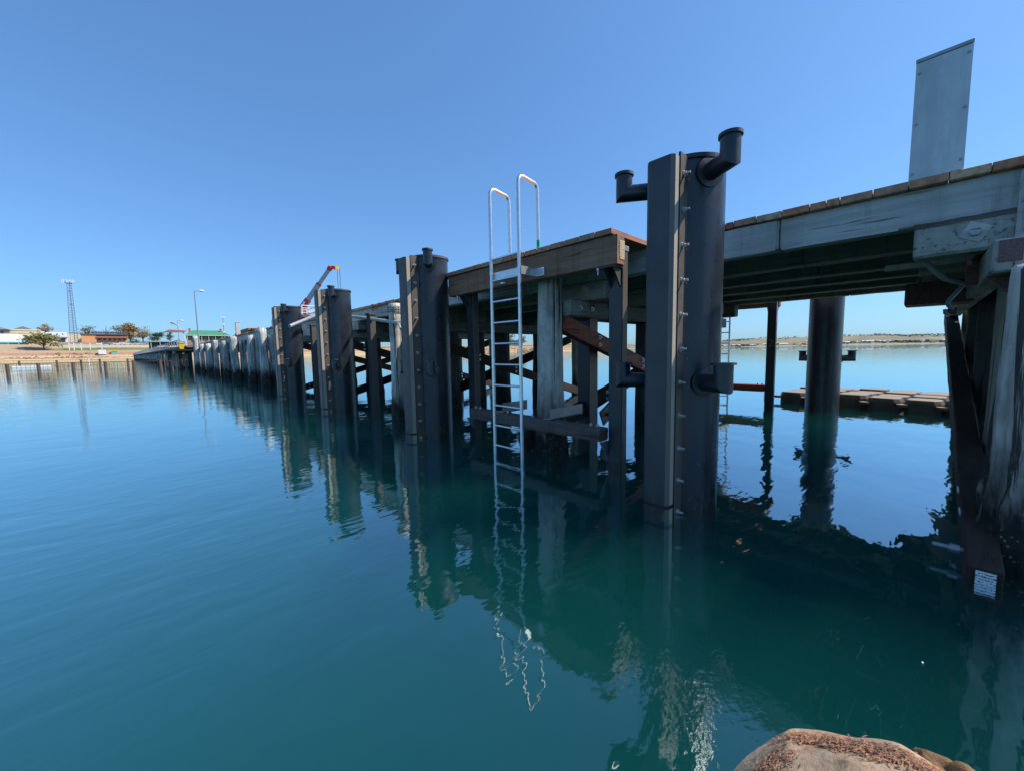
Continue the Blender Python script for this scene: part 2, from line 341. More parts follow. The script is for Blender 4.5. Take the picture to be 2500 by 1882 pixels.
# ------------------------------------------------------------------ water
def water():
    t=NT('sea water'); t.n.remove(t.b)
    def nz(sc,scale,det,rz=0,dist=0): return t.noise(t.coord(sc,(0,0,rz),rnd=False),scale,det,.5,dist)
    h=t.math('MULTIPLY',nz((1,1.,1),.9,2,R(20),.3),.010)
    h=t.math('ADD',h,t.math('MULTIPLY',nz((1,2.2,1),2.6,2,R(-25),.4),.0032))
    h=t.math('ADD',h,t.math('MULTIPLY',nz((1,1.6,1),9,2,R(10)),.00045))
    pat=t.ramp(t.noise(t.coord((.22,.22,.22),rnd=False),1,3),[(.45,(.25,.25,.25)),(.62,(1,1,1))])
    h=t.math('ADD',h,t.math('MULTIPLY',t.math('MULTIPLY',nz((.7,3.2,1),1.5,3,R(38),.2),.0045),pat))
    gp=t.N('ShaderNodeNewGeometry'); vd=t.N('ShaderNodeVectorMath',operation='DISTANCE'); t.L(gp.outputs['Position'],vd.inputs[0]); vd.inputs[1].default_value=(-2.15,-.95,0)
    mr=t.N('ShaderNodeMapRange',interpolation_type='SMOOTHSTEP'); t.L(vd.outputs['Value'],mr.inputs[0]); mr.inputs[1].default_value=.6; mr.inputs[2].default_value=.1
    h=t.math('ADD',h,t.math('MULTIPLY',t.math('MULTIPLY',nz((1,1.3,1),26,3,R(60)),.0015),mr.outputs[0]))
    b=t.N('ShaderNodeBump'); b.inputs['Strength'].default_value=1; b.inputs['Distance'].default_value=1; t.L(h,b.inputs['Height'])
    fr=t.N('ShaderNodeLayerWeight'); fr.inputs['Blend'].default_value=.5; t.L(b.outputs[0],fr.inputs['Normal'])
    frs=t.math('ADD',t.math('MULTIPLY',t.math('POWER',fr.outputs['Facing'],2.05),.93),.045,clamp=True)
    gl=t.N('ShaderNodeBsdfGlossy'); gl.inputs['Color'].default_value=(.82,.96,1,1); gl.inputs['Roughness'].default_value=.015; t.L(b.outputs[0],gl.inputs['Normal'])
    tr=t.N('ShaderNodeBsdfTransparent'); mx=t.N('ShaderNodeMixShader')
    ge=t.N('ShaderNodeNewGeometry'); t.L(t.math('MULTIPLY',frs,t.math('SUBTRACT',1.0,ge.outputs['Backfacing'])),mx.inputs[0]); t.L(tr.outputs[0],mx.inputs[1]); t.L(gl.outputs[0],mx.inputs[2]); t.L(mx.outputs[0],t.out.inputs['Surface'])
    vs=t.N('ShaderNodeVolumeScatter'); vs.inputs['Color'].default_value=(.03,.405,.33,1); vs.inputs['Density'].default_value=.34; vs.inputs['Anisotropy'].default_value=-.1
    va=t.N('ShaderNodeVolumeAbsorption'); va.inputs['Color'].default_value=(.08,.385,.44,1); va.inputs['Density'].default_value=.68
    ad=t.N('ShaderNodeAddShader'); t.L(vs.outputs[0],ad.inputs[0]); t.L(va.outputs[0],ad.inputs[1]); t.L(ad.outputs[0],t.out.inputs['Volume'])
    m=MB(); m.box(-2500,6000,-3000,5000,-7,0); o=m.build('water',t.m); tag(o,kind='structure')
    s=MB(); s.face((-3000,-3500,-6.5),(6500,-3500,-6.5),(6500,5500,-6.5),(-3000,5500,-6.5))
    tag(s.build('seabed',plain('dark sea bed',(.03,.10,.09),.9,0,.4,.3)),kind='structure')
water()
# ------------------------------------------------------------------ steel fender piles
PA=R(34)
def fender_pile(label,X,Y,flip=False):
    sx=-1 if flip else 1
    def P(x,y,z): return (X+sx*x,Y+y,z)
    t=thing('fender_pile',label,'steel pile',(X,Y,0),'black tubular fender piles')
    m=MB(); m.lathe([(.33,-3),(.33,3.18)],(X,Y,0),64,close=False); m.lathe([(.318,3.12),(.02,3.13)],(X,Y,0),48,close=False); m.build('tube',M['steel'],t,True)
    m=MB(); m.lathe([(.331,3.165),(.348,3.17),(.348,3.205),(.331,3.21),(.31,3.21),(.31,3.13)],(X,Y,0),64,close=False); m.build('rim',M['steel2'],t,True)
    # fender panel: chamfered plank section
    a,b,c=-.556,-.455,.03
    poly=[(X+sx*x,Y+y) for x,y in((b,-.125),(a+c,-.125),(a,-.095),(a,.095),(a+c,.125),(b,.125))]
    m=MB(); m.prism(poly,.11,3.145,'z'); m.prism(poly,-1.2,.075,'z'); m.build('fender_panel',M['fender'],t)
    m=MB(); m.prism([(X+sx*x,Y+y) for x,y in((b,-.115),(a+c,-.115),(a+.006,-.09),(a+.006,.09),(a+c,.115),(b,.115))],.07,.115,'z'); m.build('collar',M['fender_collar'],t)
    m=MB()
    for s in(-1,1): m.box(*sorted((X+sx*-.45,X+sx*-.26)),*sorted((Y+s*.135,Y+s*.115)),-1.4,3.185)
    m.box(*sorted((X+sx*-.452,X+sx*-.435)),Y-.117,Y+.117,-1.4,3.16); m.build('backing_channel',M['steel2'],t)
    for k in range(11):
        z=.02+.3*k
        m=MB(); ax='y'
        x=X+sx*(-.385); y=Y-.135
        m.lathe([(.026,0),(.026,-.006)],(x,y,z),16,'y'); m.lathe([(.019,-.006),(.019,-.024)],(x,y,z),6,'y'); m.lathe([(.011,-.024),(.011,-.055)],(x,y,z),8,'y')
        m.build('bolt',M['bolt'],t)
    for zc,zt,s,low in((3.045,3.235,-1,0),(3.045,3.235,1,0),(1.215,1.385,-1,1),(1.215,1.385,1,1)):
        d=V(-math.sin(PA)*sx,s*math.cos(PA),0); o=V(X,Y,zc)
        m=MB(); e=o+d*.575; r=.077
        m.tube([o+d*.28,e,V(e.x,e.y,zt)],r,24)
        m.build('bollard_pipe',M['steel'],t,True,ang=30)
        m=MB()
        if low: m.lathe([(.10,-.006),(.10,.012)],(e.x,e.y,zt),24)
        else: m.lathe([(r,-.03),(r+.014,-.026),(r+.014,0),(r-.012,.002),(r-.012,-.06)],(e.x,e.y,zt),28,close=False)
        m.build('pipe_rim',M['steel2'],t,True)
        q=V(0,0,1).rotation_difference(d).to_matrix()
        m=MB(); m.lathe([(.126,-.06),(.126,.012),(.085,.02)],o+d*.33,32,q); m.build('pipe_collar',M['steel'],t,True,ang=30)
    return t
fender_pile('nearest black tubular steel fender pile with two bollard pipes at its head',0,0)
fender_pile('black steel fender pile beside the landing with the ladder, second from the camera',0,4.6)
fender_pile('black speckled steel fender pile in front of the crane boom, third along the jetty',0,9.2)
fender_pile('farthest black steel fender pile of the row, next to the white timber piles',0,13.8)
fender_pile('black steel tube pile on the far side of the jetty before the floating pontoon',8.05,0,True)
# ------------------------------------------------------------------ jetty
J=thing('jetty','long timber jetty with plank deck on grey girders and dark cross braces','jetty',(4,5,0))
def planks(m,y0,y1,x0,x1,z0,z1,widths=None,wr=(.12,.25),jit=.02):
    y=y1; i=0
    while y>y0+.03:
        wd=widths[i] if widths and i<len(widths) else random.uniform(*wr)
        a=max(y0,y-wd); g=random.choice((.004,.006,.012)); j=random.uniform(-jit,jit); dz=random.uniform(-.004,.004)
        m.box(x0+j,x1+random.uniform(-jit,jit),a+g/2,y-g/2,z0+dz,z1+dz,.004); y=a; i+=1
ys=[.92,.70,.47,.22,-.009,-.089,-.317,-.547,-.778,-.911,-1.01,-1.243,-1.471,-1.704,-1.928,-2.10,-2.33]
m=MB(); planks(m,-7,.92,1.04,7.0,2.862,2.93,[a-b for a,b in zip(ys,ys[1:])],jit=.008); planks(m,.92,4.5,1.12,6.93,2.862,2.93); planks(m,4.5,18,1.04,7.0,2.862,2.93)
m.build('decking',M['plank'],J)
m=MB(); planks(m,18,62,.85,7.2,2.85,2.93,wr=(.18,.26),jit=.05); m.build('old_decking',M['oldplank'],J)
GX=[1.2,2.4,3.55,4.6,5.75,6.85]
for i,x in enumerate(GX):
    m=MB(); outer=i in(0,5); wd=.2 if outer else .28
    y0,segs=-7,[(-7,-.52),(-.52,6.7),(6.7,15.7),(15.7,24)]
    for a,b in segs:
        of=random.uniform(-.006,.006); m.box(x-wd/2+of,x+wd/2+of,a+.004,b-.004,2.545,2.86,.012)
    if i==0:
        m.box(x-wd/2-.045,x-wd/2-.001,-.5,.6,2.528,2.845,.01)
        m.box(x-wd/2-.012,x-wd/2-.001,-1.42,-.55,2.535,2.56)
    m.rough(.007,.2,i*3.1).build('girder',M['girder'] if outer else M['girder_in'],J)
# joists of the old section, one long girder each side
for x in(1.05,3.9,6.9):
    m=MB(); m.box(x-.15,x+.15,18,61.5,2.5,2.845,.01); m.build('girder',M['girder'],J)
def pile_mesh(m,x,y,r,top,bot=-3.2,taper=.12,lump=.0,lean=(0,0),n=22,rings=22,slant=0,seed=0,ragged=0,grooves=0,gd=.09):
    rows=[]
    for i in range(rings+1):
        f=i/rings; z=bot+(top-bot)*f; ring=[]
        rad=r*(1+taper*(.5-f)); lz=math.exp(-((z-.05)/.45)**2)*lump
        for j in range(n):
            a=2*math.pi*j/n; d=V(math.cos(a),math.sin(a),0)
            k=1+.10*noise.noise(V(d.x*1.4+seed*7.3,d.y*1.4,z*.7+seed))+.05*noise.noise(V(d.x*4+seed,d.y*4,z*1.6))+lz*(.6+.9*noise.noise(V(d.x*3,d.y*3+seed,z*5)))
            for g in range(grooves):
                ga=g*2.399+seed+.25*noise.noise(V(z*.8,g*3.7,seed)); da=(a-ga+math.pi)%(2*math.pi)-math.pi
                on=max(0,min(1,(noise.noise(V(z*.45+g*5,g*1.3,seed*2))+.25)*3)); k-=gd*on*math.exp(-(da/.06)**2)
            if lump>.2 and z<.9: k+=.05*noise.noise(V(d.x*6,d.y*6,z*9+seed))*min(1,(.9-z)/.4)
            zz=z+(slant*d.x*r+ragged*noise.noise(V(d.x*3,d.y*3,seed)) if i==rings else 0)
            ring.append(m.bm.verts.new((x+lean[0]*(z-0)+d.x*rad*k,y+lean[1]*(z-0)+d.y*rad*k,zz)))
        rows.append(ring)
    for A,B in zip(rows,rows[1:]):
        for j in range(n): m.bm.faces.new((A[j],A[(j+1)%n],B[(j+1)%n],B[j]))
    m.bm.faces.new(rows[-1])
    return m
BY=[-2.2,2.25,6.7,11.2,15.7]
def brace(x0,z0,x1,z1,y,mt,lab=None,wash=None,h=.25,th=.14):
    m=MB(); m.beam((x0,y,z0),(x1,y,z1),th,h,bev=.008); o=m.rough(.006,.2,y).build('brace',mt,J)
    if lab: o['label']=lab
    for f in(wash or []):
        p=V(x0,y,z0).lerp(V(x1,y,z1),f); 
        for dz in(.06,-.06):
            q=MB(); s=-1 if mt is not None and y<round(y) else -1
            q.box(p.x-.032,p.x+.032,p.y-th/2-.012,p.y-th/2+.002,p.z+dz-.032,p.z+dz+.032,.004); q.lathe([(.016,0),(.016,-.03)],(p.x,p.y-th/2-.01,p.z+dz),6,'y')
            q.build('washer',M['bolt'],o)
    return o
for bi,y in enumerate(BY):
    # paired headstock timbers and corbels
    for s in(-1,1):
        m=MB(); yc=y+s*.225 if bi!=0 else (-2.01 if s>0 else -2.42)
        m.box(.72 if bi else .62,7.3,yc-.075,yc+.075,2.03,2.262,.012); o=m.rough(.007,.2,bi+s).build('headstock',M['head'],J)
        for px in(.95,1.25) if bi else (1.2,):
            q=MB(); q.lathe([(.035,0),(.035,-.01)],(px,yc-.075,2.15),16,'y'); q.lathe([(.02,-.01),(.02,-.035)],(px,yc-.075,2.15),6,'y'); q.build('bolt',M['bolt'],o)
    for i,x in enumerate(GX):
        m=MB(); L=.66; of=random.uniform(-.04,.04); m.box(x-.13,x+.13,y-L+of,y+L+of,2.268,2.535,.018)
        o=m.rough(.008,.12,bi*2.3+i).build('corbel',M['corbel'] if (bi+i)%3 else M['head'],J)
        if i==0:
            for yy in(y+.34,y+.14) if bi==0 else (y-.38,y-.14):
                q=MB(); q.lathe([(.028,0),(.028,-.05)],(x-.03,yy,2.268),8); q.lathe([(.018,-.05),(.018,-.1)],(x-.03,yy,2.268),8); q.build('bolt',M['rust'],o)
            q=MB(); q.cbox((x-.132,y+.33 if bi==0 else y-.3,2.42),(.01,.13,.13)); 
            bmesh.ops.rotate(q.bm,verts=q.bm.verts,cent=V(x-.132,y+.33 if bi==0 else y-.3,2.42),matrix=Matrix.Rotation(R(28),3,'X'))
            q.lathe([(.035,-.03),(.035,-.005)],(x-.13,y+.33 if bi==0 else y-.3,2.42),6,'x'); q.build('washer_plate',M['girder'],o)
    # inner piles
    for px,r in((1.85,.23),(2.75,.2),(3.65,.23),(5.25,.22),(7.2,.2)):
        if bi==1 and px<3: continue
        if bi==0 and 2<px<3: continue
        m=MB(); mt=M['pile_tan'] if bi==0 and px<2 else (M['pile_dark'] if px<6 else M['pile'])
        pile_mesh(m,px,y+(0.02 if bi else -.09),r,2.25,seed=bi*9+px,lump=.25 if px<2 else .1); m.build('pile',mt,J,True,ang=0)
    # cross braces: one each side of the piles
    near=y-.16 if bi else -2.44; far=y+.36 if bi else -1.905
    if bi==1:
        brace(.70,1.93,7.3,.02,2.13,M['redbrace'],'red brown hardwood brace with a white tag on its end',(.14,.36,.62))
        brace(.2,.1,7.5,2.0,2.48,M['darkbrace'],None,(.3,.5))
    elif bi==0:
        brace(.6,1.95,7.3,.02,-2.60,M['darkbrace'])
        b0=brace(-.05,-.03,8.0,2.084,-1.977,M['darkbrace'],'dark brown brace dipping into the water with a white tag on its end',None,.27,.16)
    else:
        brace(.6,1.95,7.3,.02,near,M['darkbrace'],None,(.12,.3,.5,.7)); brace(.4,.02,7.4,1.95,far,M['darkbrace'],None,(.1,.5))
m=MB(); m.box(1.062,1.10,-2.9,-1.52,2.512,2.552); m.rough(.012,.07,4.).build('packing_strip',M['walk'],J)
# packing blocks, rusty plates and conduit at the near bent
m=MB(); m.box(1.5,1.68,-1.95,-1.86,2.05,2.53,.01); m.build('rusty_plate',M['rust'],J)
m=MB(); m.box(1.02,1.28,-2.62,-2.07,2.3,2.83,.02); m.box(.98,1.02,-2.5,-2.10,2.36,2.95,.01); m.build('packing_timber',M['girder'],J)
m=MB(); m.box(.609,.619,-2.075,-1.965,2.10,2.25); o=m.build('tag_plate',M['label_rust'],J)
m=MB(); m.box(2.0,2.06,-2.3,-1.3,2.31,2.37,.006); m.build('cable_tray',M['corbel'],J)
m=MB(); m.box(3.0,3.5,-2.0,-1.44,2.0,2.26,.015); m.build('packing_timber',M['rust'],J)
m=MB()
pts=[(1.45,-1.60,2.29),(1.5,-1.66,2.2),(1.58,-1.74,2.12),(1.7,-1.83,2.09),(1.85,-1.88,2.08)]
m.tube(pts,.021,12); m.tube([(1.85,-1.86,2.08),(1.75,-1.83,2.02),(1.62,-1.775,1.93),(1.57,-1.765,1.9),(1.6,-1.775,1.87),(1.66,-1.80,1.85)],.017,12)
m.tube([(1.75,-1.80,1.84),(1.68,-1.775,1.80),(1.62,-1.755,1.81),(1.60,-1.752,1.84)],.014,10)
m.build('conduit',M['pvc'],J,True,ang=40)
m=MB(); m.box(1.66,1.74,-1.83,-1.77,1.80,1.86,.008); m.build('conduit_box',M['black'],J)
m=MB(); m.prism([(-2.42,2.03),(-1.93,2.03),(-2.30,1.62)],.86,.90,'x'); m.build('gusset_plate',M['rust'],J)
# white tags
m=MB(); m.beam((-.09,-1.945,.085),(-.07,-1.945,-.14),.006,.13,up=(0,1,0))
def tagplate(x,y0,y1,z0,z1,mt):
    q=MB(); q.box(x-.006,x,y0,y1,z0,z1); return q.build('tag_plate',mt,J)
m.bm.free()
tagplate(.643,2.085,2.17,1.80,1.99,M['label']); 
tt=MB(); tt.box(-.098,-.091,-2.022,-1.936,-.06,.078); tt.build('tag_plate',M['label'],J)
# clamps on the label brace
for xx,zz in((.62,.235),(.95,.32)):
    m=MB(); m.box(xx-.05,xx+.05,-1.897,-1.887,zz-.02,zz+.02,.003); m.build('clamp',M['galv'],b0)
m=MB(); m.lathe([(.016,0),(.016,-.16)],(.18,-1.75,.09),10,'y'); m.lathe([(.03,0),(.03,-.05)],(.18,-1.83,.09),6,'y'); m.build('anchor_bolt',M['galv_dull'],b0)
# steel post with splice in the bent by the landing
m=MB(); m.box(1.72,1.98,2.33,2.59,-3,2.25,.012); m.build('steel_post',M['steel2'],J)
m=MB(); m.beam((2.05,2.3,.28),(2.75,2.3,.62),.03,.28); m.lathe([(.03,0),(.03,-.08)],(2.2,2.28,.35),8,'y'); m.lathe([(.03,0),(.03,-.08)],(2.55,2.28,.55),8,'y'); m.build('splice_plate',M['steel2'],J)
# ------------------------------------------------------------------ outer timber piles
def tpile(x,y,r,top,label,mt='pile',group=None,**k):
    m=MB(); pile_mesh(m,x,y,r,top,**k); o=m.build('timber_pile',M[mt],None,True,loc=(x,y,0),ang=0)
    return tag(o,label,'timber pile',group)
G1='outer timber piles beside the new jetty'
tpile(.50,-2.22,.235,2.03,'large whitened timber pile with long cracks below the headstock beside the white tagged brace',group=G1,seed=3,lump=.34,taper=.15,n=96,rings=90,lean=(-.03,.0),grooves=9,ragged=.15)
tpile(.60,2.25,.20,2.84,'whitened split timber pile behind the ladder landing, blackened at its foot',group=G1,seed=11,lump=.4,taper=.22,n=80,rings=80,grooves=7,gd=.12)
tpile(.30,6.55,.155,2.62,'pale blue grey timber pile standing behind the second fender pile, rope tied round it',group=G1,seed=5,lump=.3,n=48,rings=50,grooves=5)
tpile(.55,11.2,.2,2.6,'whitened timber pile between the third and fourth fender piles',group=G1,seed=15,lump=.3)
tpile(.55,15.9,.2,2.6,'whitened timber pile just behind the farthest fender pile',group=G1,seed=17,lump=.3)
ordn=['first','second','third','fourth','fifth','sixth','seventh']
G2='row of old white timber piles'
for i,(y,tp) in enumerate(((20.25,2.82),(23.75,2.60),(28.2,2.72),(32.9,2.58),(37.2,2.76),(42.1,2.60),(47.3,2.70))):
    tpile(.36+.05*math.sin(i*2.7),y,.205+.025*math.sin(i*4.1),tp,f'{ordn[i]} sunlit front pile of the old white row, counted from the fender piles','pile_old',G2,seed=20+i,lump=.12,taper=.3,lean=(.022*math.sin(i*2.1),.03*math.cos(i*1.7)),slant=random.uniform(-.3,.3),ragged=.06)
    tpile(.77,y+.12,.2,2.5,f'{ordn[i]} shaded inner pile of the old white row, counted from the fender piles','pile_old',G2,seed=40+i,lump=.2,taper=.2)
tpile(.35,53.2,.27,3.72,'tall thick pile standing above the deck at the far end of the white row','pile_old',G2,seed=61,taper=.3)
# short planks bolted between the old row piles
for i,(y,c) in enumerate(((18.6,'tanwood'),(22.3,'fascia'),(26.5,'tanwood'),(30.9,'redbrace'),(35.4,'redbrace'),(39.8,'darkbrace'))):
    m=MB(); m.box(.78,1.02,y-.55,y+.75,1.75,2.15,.01); m.build('waling',M[c],J)
# ------------------------------------------------------------------ landing platforms
def landing(label,flip=False):
    f=(lambda x:8.05-x) if flip else (lambda x:x)
    def bx(m,x0,x1,*a,**k): a0,a1=sorted((f(x0),f(x1))); return m.box(a0,a1,*a,**k)
    L=thing('landing_platform',label,'landing',(f(.3),2.6,0),'ladder landings')
    m=MB(); w0=[4.501,4.261,4.023,3.797,3.564,3.328,3.134,2.841,2.601,2.353,2.117,1.881,1.637,1.393,1.157,.925]
    for a,b in zip(w0,w0[1:]):
        j=random.uniform(-.004,.004); bx(m,.168+j,1.115,b+.004,a-.004,2.866,2.932+random.uniform(-.003,.003),bev=.004)
    m.build('decking',M['plank'],L)
    m=MB(); bx(m,.20,.37,.875,4.31,2.515,2.858,bev=.008); o=m.rough(.004,.2).build('edge_beam',M['fascia'],L)
    if not flip:
        q=MB(); q.box(.262,.366,.869,.874,2.58,2.80); q.build('tag_plate',M['label_tan'],o)
    for y0,y1 in((.90,1.09),(3.83,4.02)):
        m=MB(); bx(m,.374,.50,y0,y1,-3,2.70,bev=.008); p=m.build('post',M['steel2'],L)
        m=MB(); bx(m,.372,.508,y0-.006,y1+.006,2.70,2.765,bev=.004); m.build('cap',M['galv_dull'],p)
        yc=y0+.03
        for yy in (y0+.02,y1-.04):
            m=MB(); m.prism([(f(.372),2.50),(f(.20),2.50),(f(.372),2.27)],yy,yy+.02,'y'); m.build('gusset',M['steel2'],p)
        m=MB(); bx(m,.2,.372,y0-.0,y1+.02,2.496,2.512); m.build('seat_plate',M['steel2'],p)
        m=MB(); m.lathe([(.022,0),(.022,-.03),(.013,-.03),(.013,-.085)],(f(.235),y1+.06,2.512),10); m.build('bolt',M['bolt'],p)
    m=MB(); bx(m,.20,.40,1.10,3.80,.365,.54,bev=.03,seg=2); wk=m.rough(.010,.12,2.).build('walkway_beam',M['walk'] if not flip else M['redbrace'],L)
    for y0,y1,dx in((2.95,3.12,.55),(1.95,2.10,.75)):
        m=MB(); bx(m,.25,.25+dx,y0,y0+.012,.545,.70); bx(m,.25,.25+dx,y0,y1,.543,.556); m.build('bracket',M['galv_dull'],wk)
    for y in(3.72,3.6,1.2,1.3,2.35,2.9):
        m=MB(); m.lathe([(.022,.0),(.022,.022),(.012,.022),(.012,.04)],(f(.30),y,.54),8); m.build('bolt',M['bolt'],wk)
    for y0 in(1.02,3.80):
        m=MB(); m.prism([(f(.22),.36),(f(.40),.36),(f(.40),.12)],y0+.08,y0+.1,'y'); m.build('gusset',M['galv_dull'],wk)
    return L
landing('timber ladder landing with dark brown edge beam on black posts, near side of jetty')
landing('ladder landing on the far side of the jetty, seen beneath the deck',True)
def ladder(label,flip=False):
    f=(lambda x:8.05-x) if flip else (lambda x:x)
    L=thing('ladder',label,'ladder',(f(-.134),2.44,0),'ladders on the landings')
    r=.0245
    for s,y in((0,2.723),(1,2.148)):
        pts=[(f(-.134),y,-.75),(f(-.134),y,3.74)]
        for k in range(1,6):
            a=R(18*k); pts.append((f(-.134+.09*(1-math.cos(a))),y,3.74+.09*math.sin(a)))
        pts+=[(f(.11),y,3.83-.02)]
        for k in range(1,6):
            a=R(18*k); pts.append((f(.15+.09*math.sin(a)),y,3.72+.09*math.cos(a)))
        pts+=[(f(.25),y,2.93)]
        m=MB(); m.tube(pts,r,16); m.build('rail',M['alum'],L,True,ang=50)
        m=MB(); m.lathe([(.028,0),(.028,.03)],(f(-.134),y,2.62),16); m.build('weld_sleeve',M['alum'],L,True)
    for k in range(-1,11):
        z=-.166+.3*k+.0
        m=MB(); m.tube([(f(-.134),2.70,z),(f(-.134),2.17,z)],.0155,12); m.build('rung',M['alum'],L,True)
    for y0,s in((2.148,-1),(2.723,1)):
        m=MB(); bxx=sorted((f(-.13),f(.19))); m.box(*bxx,*sorted((y0+s*.026,y0+s*.034)),2.55,2.66)
        bxx=sorted((f(.182),f(.198))); m.box(*bxx,*sorted((y0+s*.03,y0+s*.16)),2.55,2.66); m.lathe([(.015,-.014),(.015,0)],(f(.182),y0+s*.1,2.605),6,'x'); m.build('bracket',M['galv'],L)
    m=MB(); bxx=sorted((f(-.11),f(-.104))); m.box(*bxx,2.16,2.71,2.555,2.65); m.build('cross_plate',M['galv'],L)
    if not flip:
        m=MB(); m.lathe([(.0262,2.95),(.0262,3.06)],(.25,2.148,0),20,close=False); tp=m.build('tape',M['green'],L,True)
        cu=bpy.data.curves.new('lettering','FONT'); cu.body='STP'; cu.size=.036; cu.extrude=.0005
        tmp=bpy.data.objects.new('tmp',cu); COL.objects.link(tmp); dg=bpy.context.evaluated_depsgraph_get()
        me=bpy.data.meshes.new_from_object(tmp.evaluated_get(dg)); bpy.data.objects.remove(tmp)
        me.materials.clear(); me.materials.append(M['black'])
        o=bpy.data.objects.new('lettering',me); COL.objects.link(o); o.parent=tp
        base=V(.25,2.148,0)-wloc(tp); d=V(-.75,-.66,0).normalized(); z=V(0,0,1); ydir=d.cross(z)*-1
        # text runs downward; facing the water side
        xa=V(0,0,-1); za=d; ya=za.cross(xa)
        mm=Matrix((xa,ya,za)).transposed().to_4x4(); mm.translation=base+d*.0272-ya*.012+V(0,0,3.035); o.matrix_local=mm
    return L
ladder('shiny aluminium ladder with two hooped handrails and green tape, front of the near landing')
ladder('ladder on the far side landing, partly hidden by the nearest fender pile',True)
def lettering(body,size,mt,parent,mw,name='lettering'):
    cu=bpy.data.curves.new(name,'FONT'); cu.body=body; cu.size=size; cu.extrude=.001; cu.align_x='CENTER'; cu.align_y='CENTER'
    tmp=bpy.data.objects.new('tmp',cu); COL.objects.link(tmp); dg=bpy.context.evaluated_depsgraph_get()
    me=bpy.data.meshes.new_from_object(tmp.evaluated_get(dg)); bpy.data.objects.remove(tmp); me.materials.clear(); me.materials.append(mt)
    o=bpy.data.objects.new(name,me); COL.objects.link(o); o.parent=parent
    m4=mw.copy(); m4.translation=mw.translation-wloc(parent); o.matrix_local=m4; return o
fp=[o for o in bpy.data.objects if o.name.startswith('post') and o.parent and o.parent.name=='landing_platform.001'][0]
mw=Matrix(((0,0,-1,7.546),(-1,0,0,.99),(0,1,0,1.60),(0,0,0,1)))
lettering('2',.24,plain('yellow stencil paint',(.35,.26,.02),.7),fp,mw)
# ------------------------------------------------------------------ service pedestals on deck
def pedestal(label,x,y,h=.99):
    t=thing('service_pedestal',label,'service box',(x,y,2.93),'grey service pedestals on the deck')
    m=MB(); m.box(x,x+.012,y,y+.315,2.935,2.93+h-.034,.001); m.build('cover_panel',M['panelgrey'],t)
    m=MB(); m.box(x+.013,x+.26,y+.002,y+.313,2.935,2.93+h-.03,.004); m.build('body',M['panelgrey'],t)
    m=MB(); m.box(x-.004,x+.266,y-.003,y+.318,2.93+h-.03,2.93+h,.003); m.build('top_cap',M['galv_dull'],t)
    for yy in(.022,.293):
        for zz in(.055,.46,.87):
            m=MB(); m.lathe([(.010,-.008),(.010,.0)],(x,y+yy,2.93+zz+(yy<.1)*.03),12,'x'); m.build('screw',M['galv_dull'],t)
    return t
pedestal('tall grey sheet metal service pedestal on the deck edge at the right',1.06,-1.78)
pedestal('small distant grey service pedestal standing on the old jetty deck',1.06,32.2,.95)
# ------------------------------------------------------------------ loose things around the jetty
m=MB(); m.tube([(.75,10.4,2.66),(.16,6.42,2.20)],.042,16); m.tube([(.16,6.42,2.2),(.10,6.02,2.15)],.047,16)
o=m.build('float_pole',M['pvc'],None,True,loc=(.4,8,2.4)); tag(o,'grey plastic pole tied level beside the second fender pile','pole')
m=MB(); m.tube([(.07,5.98,2.13),(.05,5.93,2.10),(.06,5.90,2.05),(.10,5.93,2.02)],.025,10); m.build('end_hook',M['galv'],o,True)
m=MB()
for k in range(3):
    m.tube([(.13,6.25+.03*k,2.26),(.20,6.42,2.30+.03*k),(.27,6.5,2.42+.05*k),(.31,6.55-.165,2.44+.05*k)],.012,8)
for k in range(3): m.lathe([(.170+.005*k,-.012),(.182,0),(.17,.012)],(.30,6.55,2.44+.05*k),24,close=False)
m.tube([(.10,6.2,2.2),(.095,6.18,1.9),(.085,6.2,1.4),(.07,6.2,.9),(.06,6.22,.55),(.075,6.2,.4)],.010,8)
tag(m.build('mooring_rope',M['rope'],None,True,loc=(.2,6.4,2.2),ang=0),'frayed rope lashed round the pale pile and hanging to the water','rope')
m=MB(); m.tube([(1.15,14.3,3.1),(.62,13.35,2.87),(-.30,12.8,2.46)],.062,16); tag(m.build('drain_pipe',M['galv_dull'],None,True,loc=(.4,14.5,2.9)),'silver pipe poking out over the farthest fender pile','pipe')
for (x,y,lb) in((.43,8.15,'dark steel post standing behind the gap between second and third fender piles'),(.41,12.79,'dark steel post standing between the third and farthest fender piles')):
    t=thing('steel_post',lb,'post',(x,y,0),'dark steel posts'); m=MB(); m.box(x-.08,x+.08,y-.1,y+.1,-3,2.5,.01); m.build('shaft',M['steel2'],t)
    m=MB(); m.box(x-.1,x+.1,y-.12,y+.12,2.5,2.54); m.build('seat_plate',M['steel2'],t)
# timber stack on deck
t=thing('timber_stack','stack of orange brown sawn timbers on the old jetty deck','timber stack',(2,33,2.93))
for k in range(3):
    for i in range(4):
        m=MB(); m.box(1.5+i*.22,1.7+i*.22,30.6+random.uniform(-.4,.4),35.8+random.uniform(-.4,.4),2.94+.16*k,3.09+.16*k,.01); m.build('timber',M['tanwood' if (i+k)%3 else 'redbrace'],t)
